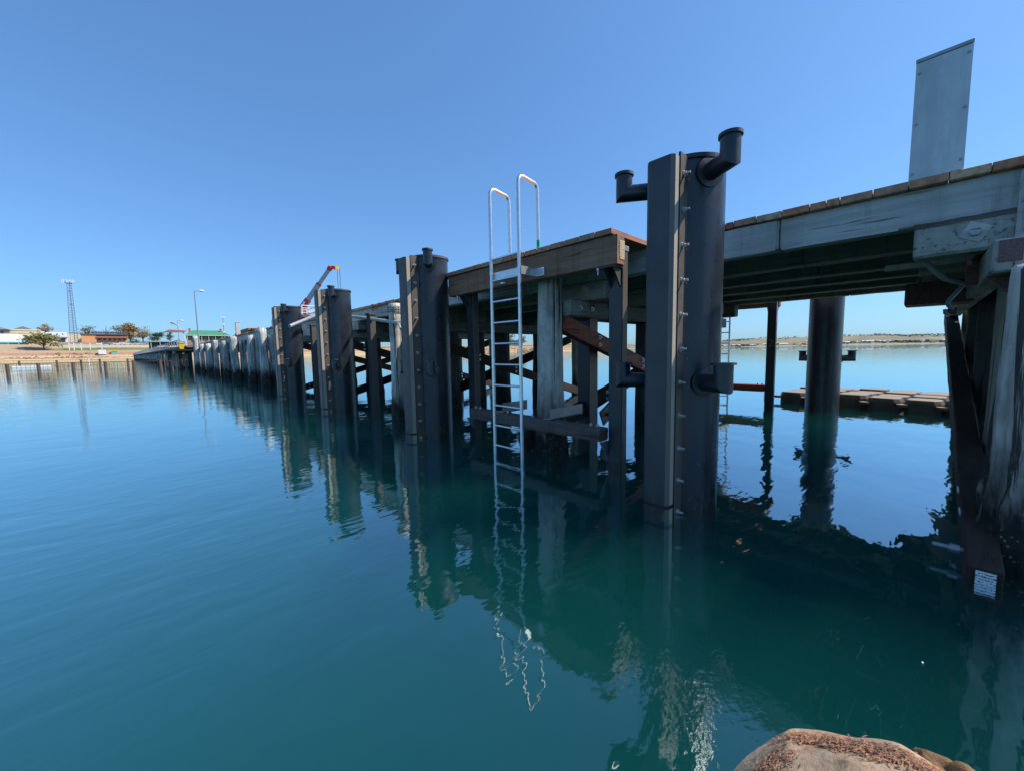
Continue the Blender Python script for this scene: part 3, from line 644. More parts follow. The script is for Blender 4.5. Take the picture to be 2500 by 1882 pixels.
# ------------------------------------------------------------------ crane truck on the deck
t=thing('crane_truck','white flatbed crane truck with grey and red boom raised above the fender piles','truck',(4.3,27.5,2.93))
m=MB(); m.box(3.3,5.3,24.5,29.2,3.78,3.95,.02); m.build('tray',M['brown'],t)
m=MB(); m.box(3.6,4.5,24.4,31.6,3.5,3.78); m.build('chassis',M['black'],t)
m=MB(); m.box(3.15,4.75,29.8,31.6,3.5,4.1,.06); m.prism([(29.8,4.1),(31.6,4.1),(31.2,4.75),(29.9,4.78)],3.2,4.7,'x'); c_=m.build('cab',M['white'],t)
m=MB(); m.prism([(30.0,4.2),(31.3,4.2),(31.05,4.64),(30.05,4.66)],3.19,4.71,'x'); m.build('window',M['glass'],c_)
for y in(25.2,26.2,30.6):
    for x in(3.35,5.0):
        m=MB(); m.lathe([(.3,0),(.43,.02),(.43,.23),(.3,.25)],(x,y,3.36),20,'x'); wl=m.build('wheel',M['tar'],t,True)
        m=MB(); m.lathe([(.2,-.005),(.2,.255)],(x,y,3.36),12,'x'); m.build('hub',M['galv'],wl)
m=MB()
for x in(3.35,4.3,5.25):
    for y in [24.6+.75*k for k in range(6)]: m.tube([(x,y,3.95),(x,y,4.5)],.03,6)
    for z in(4.2,4.5): m.tube([(x,24.6,z),(x,28.4,z)],.03,6)
for y in(24.6,26.1,28.4):
    for z in(4.22,4.5): m.tube([(3.35,y,z),(5.25,y,z)],.03,6)
for y in [24.6+.75*k for k in range(5)]: m.tube([(3.35,y,3.95),(3.35,y+.75,4.5)],.02,6)
m.build('rack',M['white'],t)
b0_=V(3.95,27.0,4.45); b1_=V(5.5,25.5,7.2); dd=b1_-b0_
m=MB(); m.box(3.7,4.2,26.7,27.3,3.95,4.5,.03); m.build('crane_column',M['red'],t)
m=MB(); m.beam(b0_+dd*.22,b0_+dd*.6,.24,.26,bev=.02); m.beam(b0_+dd*.6,b0_+dd*.95,.18,.20,bev=.02); bm_=m.build('boom',M['galv_dull'],t)
m=MB(); m.beam(b0_,b0_+dd*.25,.30,.34,bev=.02); m.build('boom_base',M['red'],bm_)
m=MB(); m.beam(b0_+dd*.06+V(-.155,-.155,0),b0_+dd*.19+V(-.155,-.155,0),.012,.12); m.build('stripe',M['white'],bm_)
m=MB(); m.beam(b0_+dd*.585,b0_+dd*.625,.26,.28,bev=.02); m.build('collar',M['red'],bm_)
m=MB(); m.beam(b0_+dd*.93,b0_+dd*1.02,.26,.28,bev=.05); m.beam(b0_+dd*1.0,b0_+dd*1.02+V(.22,-.2,-.08),.2,.2,bev=.04); m.build('boom_head',M['red'],bm_)
q=b0_+dd*1.02+V(.28,-.26,-.12); m=MB(); m.lathe([(.13,-.04),(.13,.04)],q,16,'y'); m.build('sheave',M['yellow'],bm_)
m=MB(); m.tube([q,(q.x,q.y,5.2)],.014,5); m.tube([q+V(.12,-.1,0),(q.x+.12,q.y-.1,5.2)],.014,5); m.build('cable',M['black'],bm_)
m=MB(); m.tube([b0_+V(-.1,.05,-.2),b0_+dd*.24+V(.05,-.05,-.16)],.06,10); m.build('ram',M['galv'],bm_)
m=MB(); m.box(1.6,2.7,19.6,22.6,2.94,3.14,.02); tag(m.build('road_barrier',M['orange'],None,loc=(2.1,21,2.93)),'flat orange plank barrier lying on the deck below the crane','barrier')
# ------------------------------------------------------------------ far jetty head, bin, lamps, canopy
t=thing('landing_stage','dark low jetty landing stage with the yellow bin on it','landing stage',(-.8,62,2.3))
m=MB(); m.box(-2.0,.6,59,66,2.2,2.36,.02); m.build('deck',M['tar'],t)
for x in(-1.6,-.6,.3):
    for y in(59.6,62,65): 
        m=MB(); pile_mesh(m,x,y,.13,2.2,rings=8,n=10,seed=x+y); m.build('pile',M['pile_old'],t,True)
m=MB(); m.box(-1.9,.5,63,63.1,.3,1.9); m.build('backing_board',M['girder'],t)
t=thing('wheelie_bin','bright yellow wheelie bin on the dark landing stage','bin',(-.45,60.3,2.36))
m=MB(); m.prism([(-.64,2.42),(-.26,2.42),(-.20,3.1),(-.70,3.1)],60.05,60.55,'y'); m.build('body',M['yellow'],t)
m=MB(); m.box(-.73,-.17,60.0,60.62,3.1,3.17,.02); m.build('lid',M['yellow'],t)
for x in(-.66,-.28):
    m=MB(); m.lathe([(.09,0),(.09,.05)],(x,60.56,2.45),12,'x'); m.build('wheel',M['tar'],t)
t=thing('approach_jetty','distant timber approach jetty with railing running to the beach','jetty',(-1,180,0))
def apx(y): return 2.6-(y-62)*.0324
m=MB(); m.beam((apx(62),62,2.78),(apx(330),330,2.78),5,.22); m.build('deck',M['oldplank'],t)
m=MB()
for s in(-2.4,2.4):
    for z in(3.35,3.85): m.beam((apx(70)+s,70,z),(apx(330)+s,330,z),.07,.09)
for k in range(66):
    y=70+4*k
    for s in(-2.4,2.4): m.box(apx(y)+s-.06,apx(y)+s+.06,y-.06,y+.06,2.8,3.9)
m.build('railing',M['galv_dull'],t)
for k in range(33):
    y=66+8*k
    for s in(-2.2,2.2):
        m=MB(); m.tube([(apx(y)+s,y,-2),(apx(y)+s,y,2.7)],.22,8); m.build('pile',M['pile_old'],t,True)
m=MB(); 
for k in range(33): y=66+8*k; m.box(apx(y)-2.5,apx(y)+2.5,y-.15,y+.15,2.3,2.68)
m.build('headstock',M['pile_dark'],t)
def lamp(label,x,y,z0,z1,arm,r=.07):
    t=thing('street_lamp',label,'street lamp',(x,y,z0),'street lamps on the jetty')
    m=MB(); m.tube([(x,y,z0),(x,y,z0+1.2),(x-.03,y,z1)],[r*1.3,r*1.2,r*.7],10); m.build('pole',M['galv_dull'],t,True)
    m=MB(); m.tube([(x-.03,y,z1-.05),(x+arm*.45,y,z1+.05)],r*.55,8); m.build('arm',M['galv_dull'],t,True)
    m=MB(); m.lathe([(.02,0),(.14,.15),(.16,.45),(.10,.62),(.02,.66)],(x+arm*.42,y,z1+.06),14,'x'); m.build('lamp_head',M['white'],t,True)
lamp('tall leaning street lamp in front of the green roofed building',2.3,73,2.9,11.15,1.15,.09)
lamp('smaller distant street lamp behind the curved ribbed canopy',1.9,108,2.9,9.1,.85,.06)
t=thing('rib_shelter','curved white ribbed sculpture shelter with a flat reddish canopy','shelter',(2,93,2.9))
for i in range(4):
    pts=[]
    for k in range(13):
        f=k/12; pts.append((2.05+.2*i*.9-.1*i+1.0*math.sin(f*1.0)*.25-2.3*f*f,93+.25*i,2.9+5.0*math.sin(f*math.pi/2*.98)-.10*i))
    m=MB()
    for a,b in zip(pts,pts[1:]): m.beam(a,b,.10,.20,up=(0,1,0))
    m.build('rib',M['alum'] if i%2 else M['white'],t)
m=MB(); m.prism([(-.95,5.98),(1.9,6.02),(2.35,6.28),(-.2,6.42)],92.6,94.4,'y'); m.build('canopy',M['fasciared'],t)
t=thing('floodlight_mast','thin mast with floodlights behind the green roof','mast',(27,246,8))
m=MB(); m.tube([(27,246,8),(27,246,21)],[.22,.12],8); m.build('pole',M['galv_dull'],t,True)
m=MB(); m.box(26.2,27.8,245.9,246.1,20.7,20.9)
m.build('crossarm',M['galv_dull'],t)
for x in(26.2,27,27.8): m=MB(); m.box(x-.32,x+.32,245.5,245.9,20.6,21.3,.05); m.build('floodlight',M['white'],t)
for z in(13.2,17): m=MB(); m.box(26.5,27.5,245.5,246,z,z+.8,.05); m.build('equipment_box',M['white'],t)
# ------------------------------------------------------------------ swimming enclosure fence, posts, float
def net_fence(label,pts,h,gap,wires):
    t=thing('net_fence',label,'fence',(*pts[len(pts)//2],0),'swimming enclosure fences')
    for i,(x,y) in enumerate(pts):
        m=MB(); a=random.uniform(-.07,.07); m.tube([(x,y,-1.5),(x+a,y,h+random.uniform(-.05,.1))],.14 if wires else .1,8); m.build('post',M['brown'],t,True)
    m=MB()
    for (a,b),(c,d) in zip(pts,pts[1:]):
        m.beam((a,b,h-.05),(c,d,h-.05),.05,.06)
        n=max(2,int(math.hypot(c-a,d-b)/gap))
        for k in range(n):
            f=k/n; x,y=a+(c-a)*f,b+(d-b)*f; m.beam((x,y,-.5),(x,y,h-.05),.018,.018,up=(1,0,0))
        for z in(.3,.65): m.beam((a,b,z),(c,d,z),.018,.018)
    m.build('mesh',M['brown'],t)
net_fence('nearer row of dark posts and netting fencing the swimming area',[(-22,64.6),(-18.4,63.6),(-14,62.2),(-11.86,61.6),(-9.47,61),(-7,60.2),(-4.8,59.4),(-2.5,58.6),(-.3,58)],1.12,.3,True)
net_fence('farther row of posts and netting near the white float',[(-24,110),(-19.7,107),(-15.2,105),(-12.1,102),(-9.5,98),(-6,95),(-2,92)],1.3,.45,True)
m=MB(); m.tube([(-.02,64.3,-1.5),(-.2,64.3,1.5)],[.24,.22],14); tag(m.build('mooring_post',M['pile_old'],None,True,loc=(0,64.3,0)),'short leaning timber post in the water beside the landing stage','post')
m=MB(); m.tube([(-.95,62.2,-1.5),(-.93,62.2,1.5)],.10,10); tag(m.build('mooring_post',M['cream'],None,True,loc=(-.95,62.2,0)),'slim pale upright post in the water left of the leaning one','post')
m=MB(); m.tube([(-10.8,97,-1.5),(-10.8,97,1.5)],.10,10); tag(m.build('mooring_post',M['white'],None,True,loc=(-10.8,97,0)),'white post among the far netting posts below the teal kiosk','post')
m=MB(); m.box(-20.2,-15.9,103.5,105,-.15,.38,.06); tag(m.build('swim_float',M['white'],None,loc=(-18,104,0)),'long white swimming float beyond the netting fence','float')
# ------------------------------------------------------------------ floating pontoon of modular cubes
t=thing('pontoon','dusty brown floating pontoon of interlocked plastic cubes under the jetty','pontoon',(9.5,-1,0))
pa=R(8.7); pc=V(9.06,1.07,0)
def PP(a,b,z): return pc+V(math.sin(pa)*-a+math.cos(pa)*b,-math.cos(pa)*a-math.sin(pa)*b,z)
M['cube']=plain('dusty float plastic',(.10,.078,.06),.8,0,.4,5); sun_dust_tint(M['cube'],2,.6,(.36,.27,.19),.85)
for r_ in range(4):
    for k in range(10):
        if (r_==3 and k<1) or (r_==2 and k<0): continue
        a0,b0v=k*.62,r_*.62; cc=.09; s=.585; dz=random.uniform(-.035,.03); a0+=random.uniform(-.02,.02); b0v+=random.uniform(-.02,.02)
        oc=[(cc,0),(s-cc,0),(s,cc),(s,s-cc),(s-cc,s),(cc,s),(0,s-cc),(0,cc)]
        ins=lambda d:[(s/2+(x-s/2)*(1-d),s/2+(y-s/2)*(1-d)) for x,y in oc]
        m=MB(); rings=[]
        for z,d in((-.2,.1),(-.16,0),(.20,0),(.275,.10),(.285,.2)):
            rings.append([m.bm.verts.new(PP(a0+x,b0v+y,z+dz)) for x,y in ins(d)])
        for A,B in zip(rings,rings[1:]):
            for j in range(8): m.bm.faces.new((A[j],A[(j+1)%8],B[(j+1)%8],B[j]))
        m.bm.faces.new(rings[-1]); m.bm.faces.new(rings[0])
        p=PP(a0+s/2,b0v-.001,.03); m.lathe([(.04,-.012),(.03,.01)],p,10,'x')
        # corner lug
        q=PP(a0-.017,b0v+.30,.12); m.lathe([(.10,-.03),(.10,.03)],PP(a0-.017,b0v-.017,.13),8)
        m.build('float_cube',M['cube'],t)
# ------------------------------------------------------------------ land
def shore(az):
    a=math.degrees(az)
    if a<4: return 334
    if a<40: return 334+(a-4)/36*70
    return 404
PROF_L=[(-40,-4),(-6,-1.2),(0,0),(5,.9),(9,1.9),(12,1.7),(15,2.9),(20,5.3),(24,6.3),(31,6.4),(36,6.9),(42,8.6),(50,10.0),(60,10.4),(80,12.6),(110,14),(190,17),(420,17)]
PROF_R=[(-40,-4),(-6,-1.2),(0,0),(4,1.6),(8,3.3),(12,3.9),(15,4.0),(20,4.4),(24,5.0),(31,6),(36,6.4),(42,7),(50,7.6),(60,8),(80,9),(110,10),(190,12),(420,14)]
def land():
    m=MB(); rows=[]; n=170
    for i in range(n+1):
        az=R(-38+98*i/n); a=math.degrees(az); f=min(1,max(0,(a-6)/14)); s=shore(az)+6*noise.noise(V(a*.25,0,0)); row=[]
        taper=min(1,max(0,(60-a)/4))
        for (o,zl),(o2,zr) in zip(PROF_L,PROF_R):
            z=(zl*(1-f)+zr*f); z=z*taper-(1-taper)*2 if z>0 else z
            d=s+o; x,y=math.sin(az)*d,math.cos(az)*d
            if .5<z: z+=.5*noise.noise(V(x*.12,y*.12,0))*(1 if z<7 else .5)
            row.append(m.bm.verts.new((x,y,z)))
        rows.append(row)
    for A,B in zip(rows,rows[1:]):
        for j in range(len(A)-1): m.bm.faces.new((A[j],A[j+1],B[j+1],B[j]))
    t=NT('foreshore'); co=t.coord((1,1,1),rnd=False); g=t.N('ShaderNodeNewGeometry'); sp=t.N('ShaderNodeSeparateXYZ'); t.L(g.outputs['Position'],sp.inputs[0])
    n1=t.noise(t.coord((.25,.25,.6),rnd=False),1,6,.65); z=t.math('ADD',sp.outputs[2],t.math('MULTIPLY',t.math('SUBTRACT',n1,.5),1.5))
    zz=t.math('DIVIDE',z,16)
    c=t.ramp(zz,[(.0,(.66,.42,.20)),(.085,(.72,.48,.24)),(.10,(.28,.19,.12)),(.135,(.60,.45,.26)),(.17,(.58,.42,.25)),(.25,(.42,.21,.12)),(.345,(.50,.33,.2)),(.385,(.36,.30,.14)),(.43,(.17,.19,.07)),(.50,(.2,.21,.08)),(.535,(.62,.46,.27)),(.64,(.5,.42,.3)),(.68,(.22,.21,.2))])
    xr=t.N('ShaderNodeMapRange'); t.L(sp.outputs[0],xr.inputs[0]); xr.inputs[1].default_value=-46; xr.inputs[2].default_value=-40
    zr=t.math('MULTIPLY',t.math('GREATER_THAN',z,5.5),t.math('SUBTRACT',1.0,xr.outputs[0])); c=t.mix(zr,c,(.50,.34,.21))
    n2=t.noise(t.coord((1.1,1.1,2),rnd=False),1,5,.7); c=t.mix(t.ramp(n2,[(.35,(.55,.55,.55)),(.6,(0,0,0))]),c,t.mix(.5,c,(.1,.06,.04)))
    o=m.build('foreshore',t.fin(c,.95),None,True,ang=0); tag(o,kind='structure')
    # rubble on the beach and along the revetment
    m=MB(); random.seed(5)
    def rock(x,y,z,s):
        vs=[m.bm.verts.new(V(x,y,z)+V(a,b,c).normalized()*s*random.uniform(.6,1.15)) for a,b,c in((1,0,0),(0,1,0),(-1,0,0),(0,-1,0),(0,0,1),(0,0,-1))]
        for a,b in((0,1),(1,2),(2,3),(3,0)): m.bm.faces.new((vs[a],vs[b],vs[4])); m.bm.faces.new((vs[b],vs[a],vs[5]))
    for k in range(900):
        a=random.uniform(-14,0); az=R(a); d=shore(az)+random.gauss(10,1.4)+ (8 if random.random()<.25 else 0); rock(math.sin(az)*d,math.cos(az)*d,1.8+(d-shore(az)-10)*.3,random.uniform(.2,.6))
    for k in range(700):
        az=R(random.uniform(28,50)); o_=random.uniform(0,10); d=shore(az)+o_; rock(math.sin(az)*d,math.cos(az)*d,o_*.38,random.uniform(.4,.9))
    o=m.build('rubble',plain('reddish beach rock',(.34,.21,.14),.95,0,.5,.4)); tag(o,kind='stuff',label='loose reddish rubble along the beach and the rock edge',cat='rubble')
land()
def hill_k(a):
    k=.72+.42*noise.noise(V(a*.07,9,0))+.12*noise.noise(V(a*.4,2,0))+.22*math.exp(-((a-87)/5)**2)
    return k*min(1,max(.0,(a-56)/4))
HP=[(0,-1),(15,1.2),(60,3),(250,8),(600,22),(900,30),(1300,34),(2200,20)]
def hill_z(a,o):
    o=max(0,o-120*noise.noise(V(a*.12,3,0)))
    for (o0,z0),(o1,z1) in zip(HP,HP[1:]):
        if o<=o1: z=z0+(z1-z0)*(o-o0)/(o1-o0); break
    return z*hill_k(a)*1.75 if z>2 else z
def hills():
    m=MB(); rows=[]; n=150
    prof=[(0,-1),(15,1.2),(60,3),(250,8),(600,22),(900,30),(1300,34),(2200,20)]
    for i in range(n+1):
        a=56+66*i/n; az=R(a); s=1950+120*noise.noise(V(a*.12,3,0)); row=[]
        k=.72+.42*noise.noise(V(a*.07,9,0))+.12*noise.noise(V(a*.4,2,0))+.22*math.exp(-((a-87)/5)**2)
        k*=min(1,max(.0,(a-56)/4))
        for o,z in prof:
            d=s+o; x,y=math.sin(az)*d,math.cos(az)*d; row.append(m.bm.verts.new((x,y,z*k*1.75 if z>2 else z)))
        rows.append(row)
    for A,B in zip(rows,rows[1:]):
        for j in range(len(A)-1): m.bm.faces.new((A[j],A[j+1],B[j+1],B[j]))
    t=NT('dry hills'); n1=t.noise(t.coord((.012,.012,.05),rnd=False),1,6,.65)
    c=t.ramp(n1,[(.3,(.11,.11,.06)),(.5,(.24,.20,.115)),(.68,(.36,.29,.18))])
    ge=t.N('ShaderNodeNewGeometry'); sp=t.N('ShaderNodeSeparateXYZ'); t.L(ge.outputs['Position'],sp.inputs[0])
    c=t.mix(t.ramp(t.math('DIVIDE',sp.outputs[2],12),[(.1,(1,1,1)),(.3,(0,0,0))]),c,(.42,.34,.23))
    tag(m.build('far_hills',t.fin(c,1),None,True,ang=0),kind='structure')
    random.seed(9); m=MB()
    for k in range(900):
        a=random.choice((random.gauss(73.5,1.3),random.gauss(87.5,3.2),random.gauss(90,2),random.uniform(70,97))); az=R(a); o_=random.choice((random.uniform(20,120),random.uniform(600,1300)))
        d=1950+o_; x,y=math.sin(az)*d,math.cos(az)*d; z=hill_z(a,o_); s=random.uniform(3,8)
        for q in range(4):
            c=V(x+random.uniform(-5,5),y+random.uniform(-5,5),z+random.uniform(0,4)); vs=[c+V(random.uniform(-1,1),random.uniform(-1,1),random.uniform(-.5,.9))*s for _ in range(3)]; m.face(*vs)
    tag(m.build('scrub',M['leaf_gum']),'dark scrub patches dotted over the far hills across the bay','scrub',kind='stuff')
    spots=[(72.4,60,26,'tiny'),(73.4,75,40,'long'),(75.2,50,22,'low'),(76.9,90,44,'wide'),(78.4,110,30,'pale'),(84.6,120,52,'broad'),(85.9,150,36,'bright'),(87.2,95,34,'small'),(92.0,240,60,'hilltop'),(90.2,130,26,'little')]
    for a,o_,wd,ad in spots:
        az=R(a); d=1950+o_; x,y=math.sin(az)*d,math.cos(az)*d; z=hill_z(a,o_)-.3
        pos={'tiny':'farthest left','long':'second from left','low':'third from left','wide':'fourth from left','pale':'just left of the far steel pile','broad':'first right of the far steel pile','bright':'second right of the far steel pile','small':'third right of the far steel pile','hilltop':'highest on the slope near the tagged brace','little':'low by the shore near the tagged brace'}[ad]
        t=thing('farm_shed',f'{ad} white shed across the bay, {pos}','shed',(x,y,z),'white sheds across the bay')
        q=Matrix.Rotation(-az,3,'Z')
        m=MB(); m.cbox((x,y,z+2),(wd,12,4),-az); m.build('wall',M['white'],t)
        m=MB(); 
        pr=[(-6.5,z+4),(6.5,z+4),(0,z+7)]
        vs=[V(x,y,0)+q@V(sx*wd/2*1.03,p,0)+V(0,0,h) for sx in(-1,1) for p,h in pr]
        m._new(vs,[(0,1,2),(5,4,3),(0,3,4,1),(1,4,5,2),(2,5,3,0)]); m.build('roof',M['white'],t)
hills()
# ------------------------------------------------------------------ trees
def tree(label,x,y,z,h,wd,mat,n=900,base=.35,flat=1.,leaf=.45,dense=1.,clumps=14,seed=1,name='tree',lean=0,cat='tree'):
    rg=random.Random(seed); t=thing(name,label,cat,(x,y,z),'trees behind the foreshore')
    m=MB(); cs=[]
    top=V(x+lean,y,z+h*.8); m.tube([(x,y,z-.5),(x+lean*.3,y,z+h*base*.6),(x+lean*.7,y,z+h*base),top],[h*.035,h*.028,h*.02,h*.005],7)
    for k in range(clumps):
        a=rg.uniform(0,6.283); rr=wd/2*math.sqrt(rg.random())*.85; zz=base+(1-base)*rg.random()**.8*(1-.35*(rr/(wd/2))**2)
        c=V(x+lean*.7+rr*math.cos(a),y+rr*math.sin(a)*.8,z+h*zz); cs.append(c)
        st=V(x+lean*.5,y,z+h*(base*.6+.25*rg.random())); md=st.lerp(c,.55)+V(0,0,-h*.04)
        m.tube([st,md,c],[h*.014,h*.009,h*.003],5)
    m.build('trunk',M['bark'],t,True,ang=0)
    if mat:
        m=MB()
        for k in range(n):
            c=cs[rg.randrange(len(cs))]; s=wd*.13
            p=c+V(rg.gauss(0,s),rg.gauss(0,s),rg.gauss(0,s*.55*flat)); l=leaf*rg.uniform(.5,1.3)
            a=V(rg.gauss(0,1),rg.gauss(0,1),rg.gauss(0,.6)).normalized()*l; b=V(rg.gauss(0,1),rg.gauss(0,1),rg.gauss(0,.8)).normalized()*l*.7
            m.face(p-a,p-b*.6,p+a,p+b)
        m.build('crown',M[mat],t)
    return t
tree('spreading flat topped olive tree on the bank in front of the white building',-47.5,365.7,6.3,9.9,13.5,'leaf_olive',2600,.36,.7,.6,clumps=24,seed=2)
tree('dark brown green tree behind the cream building',-63,515,18,13,9,'leaf_mixed',700,.3,1,.7,seed=3)
tree('grey green tree left of the solar panels, behind the orange building',-39,517,17,13.5,10,'leaf_gum',420,.35,1,.7,seed=4,clumps=16)
tree('bare leafless tree rising behind the solar panel roof',-26.5,498,17,13,9,None,0,.3,seed=5,clumps=22)
tree('grey green gum tree right of the bare tree',-18.4,498,17,13,11,'leaf_gum',700,.35,1,.6,seed=6)
tree('tall brownish autumn tree right of the solar panel roof',-10.6,438,14,15,9.5,'leaf_autumn',2600,.2,1,.6,seed=7,clumps=24)
tree('loose pink brown tree right of the autumn tree',-3.2,448,14,12.8,10,'leaf_mixed',1300,.3,1,.55,seed=8,clumps=24)
tree('dense round dark green tree beside the pale green shelter roof',5,420,13.5,8,9,'leaf_green',1500,.12,1,.5,seed=9,clumps=20)
tree('small conifer between the round tree and the green roofed building',15,478,15,8.6,5,'leaf_green',500,.1,1.6,.5,seed=10)
tree('small shrubby tree among the parked cars',-8.7,410,11,6,5.5,'leaf_green',400,.15,1,.4,seed=12)
tree('yellow green tree above the far rocky shore seen under the jetty',288,312,7,13,14,'leaf_olive',900,.25,1,.7,seed=13)
tree('darker tree by the far house seen under the jetty',318,320,8,10,10,'leaf_gum',700,.2,1,.7,seed=14)
random.seed(21)
# ------------------------------------------------------------------ town buildings
def win(t,x0,x1,y,z0,z1,mat='glass'):
    m=MB(); m.box(x0,x1,y-.06,y+.1,z0,z1); return m.build('window',M[mat],t)
t=thing('hall','cream rendered hall with a low pediment and arched window','building',(-65.4,443,11))
m=MB(); m.box(-73.4,-57.5,443,460,10,22.2); m.build('wall',M['cream'],t)
m=MB(); m.box(-73.7,-57.2,442.7,443,20.2,20.7); m.box(-73.7,-57.2,442.6,443,22.0,22.9); m.build('cornice',M['cream'],t)
m=MB(); m.prism([(-70,22.9),(-61,22.9),(-65.4,25)],444,452,'y'); m.build('roof',M['slate'],t)
m=MB(); m.prism([(-66.3,17)]+[(-64.6+1.7*math.cos(R(a)),17+1.7*math.sin(R(a))) for a in range(180,-1,-20)]+[(-62.9,17)],442.9,443.2,'y'); m.build('window',M['glass'],t)
for x in(-67.6,-61.2): win(t,x-.6,x+.6,443,19.0,19.4)
t=thing('house','grey walled building with dark hipped roof at the left edge behind the marquee','building',(-80,437,12))
m=MB(); m.box(-92,-71.6,437,450,11,22.2); m.build('wall',M['slate'],t)
m=MB(); m._new([(-93,436,22.2),(-70.4,436,22.2),(-70.4,451,22.2),(-93,451,22.2),(-86,443,24.8),(-77,443,24.8)],[(0,1,5,4),(1,2,5),(2,3,4,5),(3,0,4),(3,2,1,0)]); m.build('roof',M['slate'],t)
win(t,-74.5,-73,437,18,21)
t=thing('marquee','large white marquee roof with teal valance over an outdoor terrace','marquee',(-68,400,9))
m=MB(); m._new([(-92,392,12.6),(-55.9,392,12.6),(-55.9,412,12.6),(-92,412,12.6),(-85,402,17.8),(-61.7,402,17.8)],[(0,1,5,4),(1,2,5),(2,3,4,5),(3,0,4)]); m.build('roof',M['white'],t)
m=MB(); m.box(-92,-56.2,391.9,392,11.6,12.6); m.build('valance',M['teal'],t)
for k in range(9): m=MB(); x=-90+4.2*k; m.box(x-.12,x+.12,392,392.3,9,12.5); m.build('post',M['white'],t)
m=MB(); m.box(-92,-56,396,412,8,11.8); m.build('wall',M['brown'],t)
m=MB(); m.box(-95,-56.4,378,379,5.8,8.9); tag(m.build('retaining_wall',M['brown'],None,loc=(-70,378,6)),'dark brown retaining wall with slim posts below the marquee terrace','wall')
t=thing('shop','white flat roofed building with three small square windows','building',(-48,426,12.5))
m=MB(); m.box(-53.2,-42.9,426,440,12,20.3,.1); m.build('wall',M['white'],t)
for x in(-50.6,-47.8,-45.1): win(t,x-.35,x+.35,426,18.6,19.3)
m=MB(); m.box(-47.6,-44.2,425.8,426.2,13.2,16.2); m.build('shopfront',M['glass'],t)
m=MB(); m.box(-48,-43,425,426,16.3,16.8); m.build('awning',M['slate'],t)
t=thing('shop','pale cream annexe between the white building and the orange one','building',(-40,436,12.5))
m=MB(); m.box(-43,-36.8,436,446,12,20.2,.1); m.build('wall',M['cream'],t); m=MB(); m.box(-43.2,-36.6,435.8,446,20.2,20.5); m.build('roof',M['slate'],t)
t=thing('brick_building','long orange brick building with maroon fascia and rows of solar panels','building',(-24,418,12.5))
m=MB(); m.box(-35.6,-28.2,416.5,434,12,18.3,.05); m.box(-28.2,-12,419,434,12,18.3); m.build('wall',M['brick'],t)
m=MB(); m.box(-36,-11.5,416,434.5,18.3,19.1); m.build('roof',M['brown'],t)
m=MB(); m.box(-28.2,-11.5,415.9,419,16.2,17.3); m.build('fascia',M['fasciared'],t)
for k in range(6): win(t,-27.4+2.6*k,-25.9+2.6*k,419,14.4,16,)
for k in range(14):
    m=MB(); x=-30+1.28*k
    for r_ in(0,1): m.beam((x+.58,417.5+r_*2.2,19.3+r_*.9),(x+.58,419.5+r_*2.2,20.2+r_*.8),1.16,.06)
    m.build('solar_panel',M['solar'],t)
t=thing('shelter','low brown shelter with long pale green roof near the jetty root','shelter',(6,328,6))
m=MB(); m.box(-1.6,13.4,326,334,10.7,11.2); m.build('roof',M['paleroof'],t)
m=MB(); m.box(-1,13,329,333,5,10.7); m.build('wall',M['brown'],t)
for x in(0,4.2,8.4,12.4): m=MB(); m.box(x-.12,x+.12,326.2,326.5,5.5,10.7); m.build('post',M['white'],t)
m=MB(); m.box(2.1,10.4,298,298.3,7.1,7.8); tag(m.build('barrier_rail',M['white'],None,loc=(6,298,7)),'long white barrier rail in front of the pale green shelter','barrier')
t=thing('customs_house','wide stone house with green hipped roof and two red chimneys','building',(25.5,297,6))
m=MB(); m.box(15.8,35.2,297,308,4,14.0); m.build('wall',M['stone'],t)
m=MB(); m._new([(14.8,295.5,14),(36.2,295.5,14),(36.2,310,14),(14.8,310,14),(18.8,302,17.1),(32.6,302,17.1)],[(0,1,5,4),(1,2,5),(2,3,4,5),(3,0,4),(3,2,1,0)]); rf=m.build('roof',M['greenroof'],t)
m=MB(); m.box(14.8,36.2,295.4,295.6,13.6,14.0); m.build('gutter',M['cream'],rf)
for x in(17.2,32.2): m=MB(); m.box(x-.5,x+.5,300,301,15,18.2,.05); m.build('chimney',M['fasciared'],rf)
for k in range(5):
    m=MB(); x=18.5+3.7*k; m.box(x-1.1,x+1.1,296.85,297.1,11.4,13.2); m.build('window',M['glass'],t)
for k in range(7): m=MB(); x=15.6+3.3*k; m.box(x-.12,x+.12,295.7,296,5,13.6); m.build('verandah_post',M['cream'],t)
m=MB(); m.box(15.5,35.5,295.7,295.9,8.2,9.6); m.build('balustrade',M['stone'],t)
t=thing('house','pale roofed house above the far rocky shore seen under the jetty','house',(322,338,8))
m=MB(); m.cbox((322,338,10),(16,10,5),R(-43)); m.build('wall',M['cream'],t); m=MB(); m.cbox((322,338,13),(18,12,1.2),R(-43)); m.build('roof',M['paleroof'],t)
